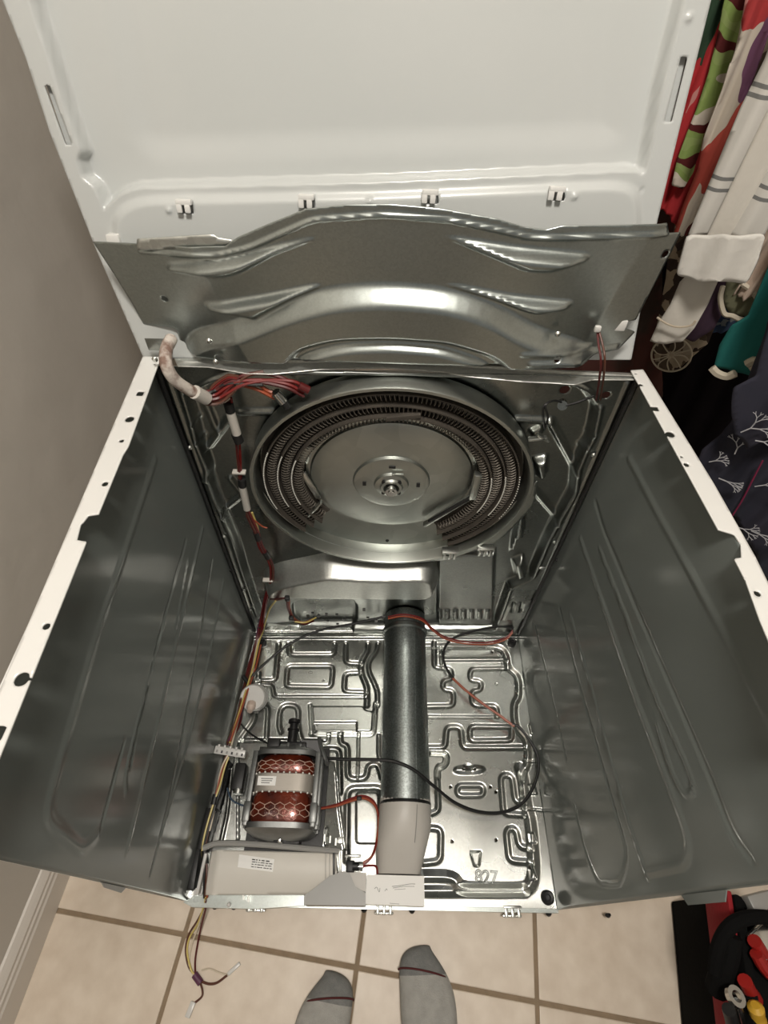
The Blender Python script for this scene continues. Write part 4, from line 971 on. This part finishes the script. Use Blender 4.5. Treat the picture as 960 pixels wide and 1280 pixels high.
wire('harness_wire', [Z(252, 1227, .006), Z(262, 1230, .003), Z(272, 1228, .003), Z(284, 1219, .003)], .0020, M['w_brownw'], har)
wire('harness_wire', [Z(252, 1213, .003), Z(262, 1211, .003), Z(272, 1215, .003), Z(285, 1219, .003)], .0013, M['w_cream'], har)
for L in ([(242, 1252), (238, 1262), (234, 1272)], [(285, 1218), (294, 1210), (300, 1204)]):
    bar(Z(*L[0], .004), Z(*L[2], .004), .009 if L[0][0] < 250 else .006, .005, M['plastic_white'], 'floor_connector', har)
# black wire over the pan and the long loop
loops = bpy.data.objects.new('sensor_wire', None); COL.objects.link(loops); loops.parent = dryer; loops.matrix_parent_inverse = Matrix.Translation(-parent_loc(dryer)); loops.location = (.1, .3, .1)
wire('black_lead', [Z(306, 868, .10), Z(315, 846, .10), Z(335, 826, .11), Z(365, 803, .12), Z(400, 788, .13), Z(440, 780, .14), Z(480, 771, .150)], .0030, M['black'], loops)
wire('black_lead', [Z(400, 947, .14), Z(430, 949, .148), Z(480, 950, .155), Z(500, 954, .155), Z(520, 964, .148), Z(545, 985, .12), Z(570, 1004, .09), Z(600, 1015, .075), Z(630, 1015, .07), Z(655, 1002, .07), Z(670, 975, .07), Z(673, 950, .07), Z(665, 930, .07), Z(650, 910, .07), Z(640, 905, .07)], .0033, M['black'], loops)
wire('orange_lead', [Z(643, 908, .07), Z(620, 891, .068), Z(600, 877, .066), Z(580, 861, .064), Z(566, 848, .062)], .0030, M['w_orange'], loops)
wire('black_lead', [Z(567, 849, .062), Z(558, 835, .06), Z(554, 820, .06), Z(558, 806, .065), Z(570, 796, .075), Z(595, 788, .085), Z(625, 783, .09), Z(641, 786, .09)], .0030, M['black'], loops)
for dx, dy, cc in ((0, 0, 'red'), (0, 2.4, 'orange')):
    wire('red_lead', [Z(641, 788+dy, .09), Z(632, 797+dy, .08), Z(610, 803+dy, .08), Z(580, 802+dy, .085), Z(556, 796+dy, .10), Z(540, 785+dy, .13), Z(527, 773+dy, .152), Z(505, 768+dy, .160), Z(485, 771+dy, .158)], .0019, M['w_'+cc], loops)
for dy, cc in ((0, 'red'), (3, 'orange')):
    wire('orange_lead', [Z(398, 1011, .11), Z(420, 1006+dy*.5, .10), Z(440, 998+dy, .10), Z(455, 995+dy, .10), Z(468, 1003+dy, .10), Z(473, 1022, .10), Z(471, 1050, .11), Z(465, 1070, .118), Z(452, 1083-dy, .12)], .0022, M['w_'+cc], loops)
wire('orange_lead', [Z(450, 1084, .12), Z(460, 1082, .122), Z(470, 1083, .122), Z(472, 1092, .118)], .0018, M['w_red'], loops)
MB().box(Z(449, 998, .10), (.010, .008, .008), bev=.002).build('lead_clip', M['black'], loops)
wire('black_lead', [Z(301, 905, .10), Z(312, 916, .10), Z(326, 925, .11), Z(342, 932, .13)], .0019, M['black'], loops)
wire('black_lead', [Z(304, 845, .10), Z(312, 856, .10), Z(318, 864, .11)], .005, M['black'], loops)
wire('black_lead', [Z(284, 985, .08), Z(290, 1000, .08), Z(306, 1008, .085)], .0016, M['w_blue'], loops)
# red pair through the upper sheet
for dx, cc in ((-2, 'dkred'), (3, 'brownw')):
    wire('red_lead', [Y(747+dx*.3, 412, .545), Y(750+dx, 430, .53), Y(753+dx, 450, .515), Y(751+dx, 475, .52), Y(747+dx, 500, .54)], .0014, M['w_'+cc], loops)
MB().box(Y(747, 411, .54), (.008, .006, .008), bev=.002).build('grommet', M['plastic_white'], loops)
for dx in (-3, 3): wire('black_lead', [Y(703, 503), Y(692, 501, .53), Y(681+dx*.3, 507, .52), Y(682+dx, 522, .52), Y(681, 536, .53)], .0016, M['black'], loops)
wire('black_lead', [Y(707, 507, .54), Y(722, 503, .54), Y(742, 495, .545)], .0018, M['black'], loops)
MB().cyl(Y(703, 504, .55), Y(703, 507, .54), .007, n=20).build('thermal_cutout', M['galv_back'], loops)
for (a, b) in (((660, 549), (684, 547)), ((672, 543), (686, 551))): bar(Y(*a, .54), Y(*b, .54), .008, .004, M['galv_dull'], 'terminal_bracket', loops)

# ================================================================== person: two feet in grey socks at the front edge
person = thing('person', 'person in grey socks with dark toes and maroon seams, standing at the dryer', 'person', (.0, -.2, 0))
def foot(name, toe, heel, wid, side, tilt):
    """sock foot lofted from toe to heel, then up the ankle; toe / heel: floor points"""
    toe = Vector((toe[0], toe[1], 0)); heel = Vector((heel[0], heel[1], 0)); ax = (heel-toe); L = ax.length; ax.normalize(); sd = Vector((-ax.y, ax.x, 0))*-1
    S = [(.000, .012, .010, .012, 0), (.006, .022, .015, .017, .004), (.020, .033, .019, .021, .004), (.040, .041, .022, .024, .002), (.065, .046, .025, .026, 0), (.095, .047, .029, .030, 0), (.13, .043, .035, .036, 0), (.165, .038, .041, .043, 0), (.20, .036, .046, .050, 0), (.235, .034, .045, .050, 0), (.255, .026, .036, .042, 0), (.266, .012, .020, .034, 0)]
    bm = bmesh.new(); rows = []; n = 24
    for d, w, h, zc, sh in S:
        c = toe+ax*(d*L/.266)+sd*sh*side*3; row = []
        for i in range(n):
            t = 2*math.pi*i/n; x = math.cos(t)*w*wid/.047; z = math.sin(t)*h
            big = 1+.12*max(0, math.cos(t)*side)*(1 if d < .07 else 0)
            zz = zc+z*(big if z > 0 else .92)
            row.append(bm.verts.new(c+sd*x+Vector((0, 0, max(.002, zz)))))
        rows.append(row)
    for k, (p, q) in enumerate(zip(rows, rows[1:])):
        for j in range(n):
            f = bm.faces.new([p[j], p[(j+1) % n], q[(j+1) % n], q[j]]); f.material_index = 1 if k < 3 else 0
    f = bm.faces.new(rows[0][::-1]); f.material_index = 1; bm.faces.new(rows[-1])
    # ankle and shin rise from the top of the foot
    up = None
    bmesh.ops.recalc_face_normals(bm, faces=bm.faces[:]); me = bpy.data.meshes.new(name); bm.to_mesh(me); bm.free()
    o = link(name, me, [M['sock'], M['sock_toe']], person); me.polygons.foreach_set('use_smooth', [True]*len(me.polygons))
    s = o.modifiers.new('s', 'SUBSURF'); s.levels = s.render_levels = 2
    # maroon seam over the toes
    P = []
    for t in np.linspace(-.05, math.pi+.05, 24):
        d, w, h, zc = .0405-.006*math.sin(t)-.008*side*math.cos(t), .0410*wid/.047, .0222, .0235; x = math.cos(t)*w*1.0; P.append(toe+ax*(d*L/.266)+sd*(x+.002*side*3)+Vector((0, 0, zc+math.sin(t)*h*1.02)))
    mb = MB(); mb.tube(P, .0016, 6); mb.build('toe_seam', M['maroon'], o)
    a = toe+ax*(L*.78)
    loft('sock_cuff', [((a.x, a.y, .055), sd*.036, ax*.052, 1), ((a.x+ax.x*.006, a.y+ax.y*.006, .095), sd*.036, ax*.042, 1), ((a.x+ax.x*.012, a.y+ax.y*.012, .15), sd*.038, ax*.040, 1), ((a.x+ax.x*.016, a.y+ax.y*.016, .20), sd*.042, ax*.045, 1)], M['sock'], o)
    loft('trouser_leg', [((a.x+ax.x*.014, a.y+ax.y*.014, .13), sd*.066, ax*.066, 1), ((a.x+ax.x*.02, a.y+ax.y*.02, .28), sd*.066, ax*.068, 1), ((a.x+ax.x*.03, a.y+ax.y*.03, .42), sd*.072, ax*.072, 1), ((a.x+ax.x*.02, a.y+ax.y*.02, .50), sd*.070, ax*.072, 1)], M['denim'], person)
    return o
tl = PZ(414, 1213, .015); tr = PZ(530, 1181, .015)
foot('sock', tl, (tl[0]-.035, tl[1]-.262), .0475, -1, 0)
foot('sock', tr, (tr[0]+.012, tr[1]-.266), .0495, 1, 0)
# ================================================================== hanging clothes on the right
ROD_Z = 1.66
def garment(name, label, cat, L, dist, m, anchor=None, amp=.010, lam=.035, top=1.58, hang=True, seed=0, fine=.5, cell=.005, thick=.0016, tilt=0.):
    ax = anchor or L[len(L)//2]
    pl = facing(ax[0], ax[1], dist); uv = pl.pts(L)
    if hang:
        vt = top-pl.O[2]; mu = (uv[0][0]+uv[-1][0])/2
        uv = uv+[(uv[-1][0], vt-.05), (mu, vt), (uv[0][0], vt-.05)]
    r = random.Random(seed); ph = [r.uniform(0, 6.28) for _ in range(4)]
    def warp(P):
        u, v = P[:, 0], P[:, 1]; s = u+.10*np.sin(v*3+ph[0])*.25
        w = .6+.4*np.sin(v*4+ph[3])
        return amp*(np.sin(2*np.pi*s/lam+ph[1]+.8*np.sin(v*7+ph[2]))+fine*np.sin(2*np.pi*s/(lam*.43)+ph[2]+v*3))*w+tilt*v
    o = sheet(name, pl, uv, cell, mats=m, thick=thick, warp=warp, uvs=True)
    tag(o, label, cat)
    if hang:
        tp = pl.at(mu, vt, 0); w = max(.05, abs(uv[0][0]-uv[len(L)-1][0])*.5)
        h = MB(); e = pl.U; t0 = tp-np.array([0, 0, .05])
        h.tube([t0-e*w*.9, tp, t0+e*w*.9, t0-e*w*.9], .0016, 6); h.tube(catmull([tp, tp+np.array([0, 0, .03]), tp+np.array([0, 0, .06])+e*.012, tp+np.array([0, 0, .082]), tp+np.array([0, 0, .07])-e*.014], 6), .0014, 6)
        h.build('hanger', M['chrome'], o)
    return o, pl
RED = (.40, .03, .035); CRM = (.60, .54, .46); DKR = (.10, .02, .02); GRN = (.24, .33, .10); DGN = (.03, .06, .035); PNK = (.50, .22, .20); PUR = (.10, .05, .09); NAVY = (.018, .02, .035); BLK = (.010, .008, .010)
m_floral = print_mat('red_floral_print', [RED, (.45, .05, .05), RED, DGN, RED, PNK, RED], 34, (1, .4, 1))
def band_print(name, cols, freq, wob=.35, nscale=12):
    """irregular printed bands across the cloth"""
    m = bpy.data.materials.new(name); m.use_nodes = True; nt = m.node_tree; N = nt.nodes; L = nt.links; b = N['Principled BSDF']; b.inputs['Roughness'].default_value = .9; b.inputs['Specular IOR Level'].default_value = .15
    tc = N.new('ShaderNodeTexCoord'); s = N.new('ShaderNodeSeparateXYZ'); L.new(tc.outputs['UV'], s.inputs[0])
    n = N.new('ShaderNodeTexNoise'); n.inputs['Scale'].default_value = nscale; L.new(tc.outputs['UV'], n.inputs['Vector'])
    a = N.new('ShaderNodeMath'); a.operation = 'MULTIPLY_ADD'; a.inputs[1].default_value = freq; L.new(s.outputs[1], a.inputs[0])
    w = N.new('ShaderNodeMath'); w.operation = 'MULTIPLY'; w.inputs[1].default_value = wob*4; L.new(n.outputs[0], w.inputs[0]); L.new(w.outputs[0], a.inputs[2])
    fr = N.new('ShaderNodeMath'); fr.operation = 'FRACT'; L.new(a.outputs[0], fr.inputs[0])
    r = N.new('ShaderNodeValToRGB'); r.color_ramp.interpolation = 'CONSTANT'; e = r.color_ramp.elements
    while len(e) < len(cols): e.new(.5)
    for i, c in enumerate(cols): e[i].position = i/len(cols); e[i].color = (*c, 1)
    L.new(fr.outputs[0], r.inputs[0]); L.new(r.outputs[0], b.inputs['Base Color']); return m
m_green = band_print('green_leaf_print', [GRN, (.28, .36, .13), GRN, DKR, CRM, GRN, (.28, .36, .13), DKR], 9)
m_abs = print_mat('abstract_pink_print', [CRM, (.16, .07, .13), (.42, .05, .05), CRM, PNK, (.45, .08, .06), (.55, .33, .30), CRM, DKR], 34, (1, .38, 1))
m_tan = print_mat('tan_medallion_print', [(.38, .32, .24), (.10, .075, .055), (.42, .36, .28), (.05, .035, .03)], 55, (1, 1, 1), dist=.2)
m_peach = mat('peach_crinkled_cloth', (.46, .36, .29), .9, bump=.5, bscale=60)
m_blue = print_mat('blue_dot_print', [(.06, .10, .20), (.05, .08, .17), (.35, .40, .45), (.06, .10, .20)], 90, dist=.1)
m_teal = mat('teal_jersey', (.005, .115, .105), .85, bump=.3, bscale=40)
m_lace = print_mat('cream_lace', [(.50, .45, .36), (.34, .29, .22), (.55, .50, .42)], 120)
m_olive = mat('olive_patch_cloth', (.12, .12, .07), .9)
m_navy = mat('navy_jersey', NAVY, .9, 0, (.028, .026, .042), 20, .6)
m_closet_shade = mat('closet_shade_black', BLK, .95, spec=.1)
m_brown = mat('dark_brown_cloth', (.035, .020, .014), .9, 0, (.07, .02, .015), 14, .15)
m_cream = mat('cream_cotton', (.56, .53, .475), .9, bump=.3, bscale=90)
m_purp = mat('dark_purple_cloth', (.045, .022, .042), .9)
# back layers first
garment('closet_shade_sheet', 'plain black sheet added as the dark closet depth behind the white flange', 'clothing', [(790, 120), (790, 640), (900, 720), (1050, 760), (1060, 120)], 1.42, m_closet_shade, (880, 560), .008, .06, seed=1, cell=.01)  # black sheet added for the shade behind the hanging clothes
garment('brown_dress', 'dark brown garment seen low between raised metal sheet and dryer back', 'clothing', [(690, 330), (690, 520), (745, 530), (790, 520), (828, 500), (828, 330)], 1.24, m_brown, (780, 450), .006, .05, seed=2, cell=.01)
garment('purple_blouse', 'dark purple garment peeking out beside the cream sleeve', 'clothing', [(905, 250), (868, 380), (852, 420), (868, 428), (893, 410), (925, 350), (945, 250)], .97, m_purp, (885, 390), .006, .03, seed=3)
o, pl = garment('floral_dress', 'red and pink floral garment, narrow strip against the white top panel', 'clothing', [(882, -30), (868, 60), (845, 150), (812, 260), (838, 268), (846, 292), (862, 292), (885, 180), (905, 60), (918, -30)], 1.02, m_floral, (860, 200), .008, .03, seed=4, cell=.004)
o, pl = garment('leaf_print_blouse', 'green and brown banded blouse sleeve with red flowers at its end', 'clothing', [(x+9, y) for x, y in ((904, -30), (893, 20), (877, 90), (862, 135), (850, 165), (838, 200), (830, 232), (845, 236), (858, 215), (870, 170), (890, 130), (905, 80), (920, 20), (931, -30))], .985, m_green, (880, 100), .006, .028, seed=5, cell=.004)
garment('print_dress', 'cream, purple and red abstract print garment beside the green sleeve', 'clothing', [(937, -30), (920, 60), (905, 110), (882, 170), (870, 215), (850, 265), (842, 292), (866, 294), (890, 262), (912, 200), (935, 120), (960, 40), (985, -30)], .95, m_abs, (900, 170), .009, .030, seed=6, cell=.004)
# white striped shirt: body / sleeve with cuff
m_str = stripe_mat('white_cotton_grey_stripes', (.58, .56, .52), (.17, .17, .165), [(-.0, .0)])
pls = facing(905, 240, .83)
bands = []
for (x, y) in ((950, 106), (946, 119), (905, 222), (897, 236)): bands.append((pls.uv(x, y)[1], .0020))
m_str = stripe_mat('white_cotton_grey_stripes', (.58, .56, .52), (.17, .17, .165), bands)
o, pl = garment('striped_shirt', 'white shirt sleeve with thin grey woven stripe pairs and broad cuff', 'shirt', [(1010, -30), (975, 20), (955, 75), (925, 135), (898, 200), (873, 262), (860, 294), (955, 296), (972, 262), (1005, 180), (1050, 80), (1080, -30)], .83, m_str, (905, 240), .007, .055, seed=7, fine=.2, cell=.004)
# cuff: doubled band
def band(parent, L, dist, m, name, anchor, amp=.004, th=.006, seed=1):
    pl = facing(*anchor, dist); uv = pl.pts(L)
    return sheet(name, pl, fillet(uv, .006, True), .004, mats=m, parent=parent, thick=th, warp=lambda P: amp*np.sin(P[:, 0]*110+seed)+.003, uvs=True)
band(o, [(861, 292), (882, 297), (905, 291), (930, 293), (957, 294), (945, 330), (931, 357), (915, 353), (893, 347), (873, 352), (846, 345)], .822, mat('white_cotton', (.60, .58, .54), .9, bump=.4, bscale=70), 'cuff', (900, 320), .006, .004)
g2, pl = garment('cream_sleeve', 'cream cotton sleeve end hanging below the striped cuff', 'shirt', [(905, 250), (862, 340), (850, 352), (838, 380), (822, 405), (812, 427), (832, 430), (852, 428), (868, 410), (885, 380), (897, 352), (925, 280), (940, 250)], .88, m_cream, (860, 390), .008, .04, seed=8, fine=.2, cell=.004)
wire('cuff_piping', [pl.at(*pl.uv(x, y), .012) for x, y in ((824, 392), (836, 400), (850, 404), (866, 402), (872, 396))], .0016, m_tan, g2, 6)
# medallion garment and its ring motif
o, pl = garment('medallion_dress', 'tan and brown medallion print garment below the cream sleeve', 'clothing', [(850, 240), (822, 405), (815, 435), (820, 455), (835, 466), (850, 460), (866, 445), (885, 430), (895, 405), (905, 240)], 1.165, m_tan, (845, 440), .006, .04, seed=9)
c0 = pl.uv(841, 440)
for i in range(10):
    a = 2*math.pi*i/10; P = [pl.at(c0[0]+r*math.cos(a)+.006*math.sin(k)*math.sin(a), c0[1]+r*math.sin(a)+.006*math.sin(k)*math.cos(a), .012) for r, k in ((.004, 0), (.014, 1), (.024, 2), (.032, 3))]
    wire('medallion_petal', P, .0012, m_lace, o, 5, 3)
wire('medallion_ring', [pl.at(c0[0]+.034*math.cos(a), c0[1]+.034*math.sin(a), .012) for a in np.linspace(0, 6.28, 14)], .0018, m_lace, o, 5, 3)
# right-hand group
garment('peach_skirt', 'peach crinkled garment behind the white cuff at the right edge', 'clothing', [(960, 240), (930, 350), (915, 372), (940, 372), (965, 350), (1030, 330), (1060, 240)], .93, m_peach, (945, 340), .010, .022, seed=10, cell=.004)
garment('blue_dotted_scarf', 'blue garment with white ring dots at right edge above the teal one', 'clothing', [(975, 260), (942, 350), (936, 384), (930, 402), (962, 408), (1040, 400), (1060, 260)], .985, m_blue, (955, 385), .006, .03, seed=11)
garment('dotted_blouse', 'navy blue white-dotted hem left of the olive patch', 'clothing', [(905, 260), (880, 390), (872, 405), (885, 418), (915, 412), (925, 392), (930, 260)], 1.20, m_blue, (895, 405), .006, .03, seed=12)
o, pl = garment('olive_top', 'olive garment piece edged with cream crochet braid', 'clothing', [(945, 260), (908, 352), (903, 378), (912, 392), (936, 396), (950, 378), (960, 340), (985, 260)], .955, m_olive, (925, 375), .004, .05, seed=13)
wire('crochet_braid', [pl.at(*pl.uv(x+random.uniform(-1, 1), y), .008) for x, y in ((905, 355), (902, 368), (904, 380), (908, 390), (918, 392), (926, 396), (936, 396), (944, 388), (950, 376), (946, 366), (938, 358), (930, 352))], .0035, m_lace, o, 6, 4)
o, pl = garment('teal_dress', 'teal green jersey garment with cream lace hem at right edge', 'clothing', [(985, 280), (935, 395), (915, 405), (900, 430), (893, 458), (905, 463), (935, 468), (965, 472), (1010, 474), (1050, 440), (1070, 280)], .94, m_teal, (935, 435), .008, .06, seed=14)
for L in ([(893, 455), (900, 462), (912, 466), (922, 462)], [(936, 450), (946, 446), (950, 456), (958, 462), (968, 466)], [(943, 452), (950, 462), (960, 470)]):
    wire('lace_hem', [pl.at(*pl.uv(x, y), .012) for x, y in L], .006, m_lace, o, 6, 4)
m_coral = mat('white_print', (.42, .42, .44), .9)
def coral(o, pl, amp, x, y, s, ang, h=.016, depth=4):
    def br(px, py, a, l, d, r):
        q = (px+math.cos(a)*l, py+math.sin(a)*l)
        mb.tube([pl.at(px, py, h), pl.at(*q, h)], r, 4)
        if d:
            for k in (-.45, .35): br(q[0], q[1], a+k+rr.uniform(-.2, .2), l*.74, d-1, r*.85)
    mb = MB(); rr = random.Random(int(x*7+y)); u, v = pl.uv(x, y); br(u, v, math.radians(ang), s, depth, .0009); mb.build('coral_motif', m_coral, o)
oA, pA = garment('navy_coral_dress', 'navy garment printed with white coral branches, folded end nearest the corner', 'clothing', [(985, 330), (945, 470), (918, 482), (915, 520), (917, 545), (935, 560), (962, 545), (1020, 560), (1080, 430), (1080, 330)], .90, m_navy, (940, 520), .006, .06, seed=15, fine=.2)
coral(oA, pA, 0, 930, 535, .014, 60, .013); coral(oA, pA, 0, 948, 545, .010, 20, .013, 3)
oB, pB = garment('navy_coral_skirt', 'navy coral print garment hanging lower, reaching the white flange', 'clothing', [(960, 400), (920, 520), (900, 545), (878, 562), (866, 590), (885, 612), (905, 632), (925, 660), (960, 730), (1060, 780), (1100, 560), (1080, 400)], 1.0, m_navy, (925, 600), .010, .05, seed=16, fine=.3)
for x, y, s, a in ((893, 570, .010, 50), (905, 590, .012, 10), (925, 650, .012, 20), (950, 600, .014, 50), (945, 655, .012, 10), (925, 560, .012, 100)): coral(oB, pB, 0, x, y, s, a, .02)
wire('magenta_edging', [pB.at(*pB.uv(x, y), .014) for x, y in ((958, 570), (945, 595), (932, 620), (918, 642))], .0012, print_mat('magenta_cord', [(.25, .02, .08), (.2, .02, .06)]), oB, 5)
rod = MB(); rod.cyl((.56, 1.74, ROD_Z), (.56, .12, ROD_Z), .016, n=20); rodo = tag(rod.build('closet_rod', M['chrome']), 'round metal closet rod the clothes hang from, above the view', 'rod')
MB().box((.56, 1.742, ROD_Z), (.06, .012, .06), bev=.004).build('rod_bracket', M['galv_dull'], rodo); MB().box((.56, .12, (ROD_Z+2.44)/2), (.014, .014, 2.44-ROD_Z)).build('rod_hanger_bar', M['galv_dull'], rodo)

# ================================================================== open tool bag on the floor, right front
bo = np.array([.535, -.165, 0]); e1 = np.array([.22, .975, 0]); e1 /= np.linalg.norm(e1); e2 = np.array([e1[1], -e1[0], 0])
bag = thing('tool_bag', 'open black and red canvas tool bag on the tiles right of dryer', 'bag', tuple(bo+e2*.15))
BR = Matrix((e2, e1, (0, 0, 1))).transposed()
def bb(a, b, z, s, name, m, bev=.006, par=None, rot=None):
    c = bo+e1*a+e2*b+np.array([0, 0, z]); mb = MB(); mb.box(c, s, BR @ rot if rot else BR, bev); return mb.build(name, M[m], par or bag)
bb(-.02, .165, .012, (.33, .42, .020), 'bag_bottom', 'bagblack')
bb(-.02, .008, .120, (.016, .42, .225), 'side_wall', 'bagblack'); bb(-.02, .325, .110, (.014, .42, .20), 'side_wall', 'bagblack')
bb(.185, .165, .105, (.32, .014, .19), 'end_wall', 'bagblack'); bb(-.225, .165, .105, (.32, .014, .19), 'end_wall', 'bagblack')
bb(.070, .030, .115, (.05, .13, .20), 'outer_pocket', 'bagblack', .012); bb(-.100, .028, .105, (.05, .16, .19), 'outer_pocket', 'bagblack', .012)
bb(-.015, .066, .125, (.012, .40, .205), 'red_lining', 'bagred', .003)
bb(.150, .085, .160, (.05, .06, .09), 'red_lining', 'bagred', .008)
bb(-.02, .165, .055, (.20, .39, .07), 'inner_tray', 'bagblack', .004)
bb(.150, -.004, .190, (.008, .085, .075), 'red_panel', 'bagred', .002); bb(.012, -.004, .165, (.008, .10, .05), 'red_panel', 'bagred', .002)
mb = MB(); P = [PZ(*p) for p in ((893, 1215, .215), (897, 1185, .24), (908, 1163, .26), (925, 1150, .27), (950, 1146, .27), (985, 1152, .25), (1020, 1165, .2))]; mb.tube(catmull(P, 6), .010, 10); mb.build('carry_handle', M['bagblack'], bag)
mb = MB(); mb.tube(catmull([PZ(896, 1236, .18), PZ(903, 1215, .21), PZ(910, 1190, .23), PZ(912, 1168, .24)], 6), .017, 10); mb.build('handle_wrap', M['bagblack'], bag)
mb = MB(); mb.tube(catmull([PZ(897, 1232, .205), PZ(915, 1240, .21), PZ(930, 1250, .20), (PZ(948, 1262, .18))], 5), .0018, 6); mb.build('piping', M['plastic_mid'], bag)
def px_tool(name, label, cat, L, z, r, m, parts=(), group=None):
    P = [PZ(x, y, z-.045*i/(len(L)-1)) for i, (x, y) in enumerate(L)]; mb = MB(); mb.tube(catmull(P, 4), r, 12); o = mb.build(name, m); tag(o, label, cat, group); return o
o = px_tool('screwdriver', 'yellow handled screwdriver standing in the tool bag', 'screwdriver', [(944, 1256), (947, 1270), (950, 1284), (952, 1296)], .245, [.006, .011, .011, .010, .010, .011, .011, .011, .010, .010, .011, .009, .006][:13], M['toolyellow'])
wire('shaft', [PZ(952, 1296, .205), PZ(956, 1330, .11)], .003, M['chrome'], o)
o = px_tool('pliers', 'red gripped pliers lying across the tool bag below the handle', 'pliers', [(943, 1176), (952, 1190), (962, 1202), (975, 1215)], .25, .010, M['toolred'])
mb = MB(); mb.tube(catmull([PZ(945, 1192, .25), PZ(953, 1206, .24), PZ(964, 1219, .23), PZ(976, 1228, .22)], 4), .009, 10); mb.build('grip', M['toolred'], o)
mb = MB(); mb.box(PZ(984, 1228, .21), (.03, .02, .01), bev=.003); mb.build('jaw', M['chrome'], o)
o = px_tool('cutter', 'small red handled cutter next to the yellow screwdriver', 'cutter', [(931, 1226), (937, 1238), (944, 1248), (948, 1256)], .24, .010, M['toolred'])
o = px_tool('wrench', 'silver wrench standing at the near end of the tool bag', 'wrench', [(921, 1252), (925, 1266), (929, 1280), (932, 1296)], .24, .006, M['chrome'])
mb = MB(); mb.lathe(PZ(919, 1246, .24), (.2, .2, 1), [(.007, -.004), (.013, -.004), (.013, .004), (.007, .004), (.007, -.004)], 20); mb.build('ring_end', M['chrome'], o)
o = px_tool('screwdriver', 'black handled screwdriver left of the silver wrench', 'screwdriver', [(911, 1262), (915, 1278), (918, 1296)], .24, .009, M['black'])
o = MB().box(PZ(958, 1172, .235), (.055, .035, .012), Matrix.Rotation(.5, 3, 'Z'), .003).build('metal_case', M['galv_base']); tag(o, 'small bright metal case under the bag handle', 'case')
MB().box(PZ(958, 1172, .242), (.045, .027, .002), Matrix.Rotation(.5, 3, 'Z'), .0008).build('case_lid', M['chrome'], o)
o = MB().box(PZ(952, 1132, .20), (.05, .035, .03), Matrix.Rotation(.2, 3, 'Z'), .004).build('tape_box', M['plastic_mid']); tag(o, 'dull grey box at the far end of the tool bag', 'box')
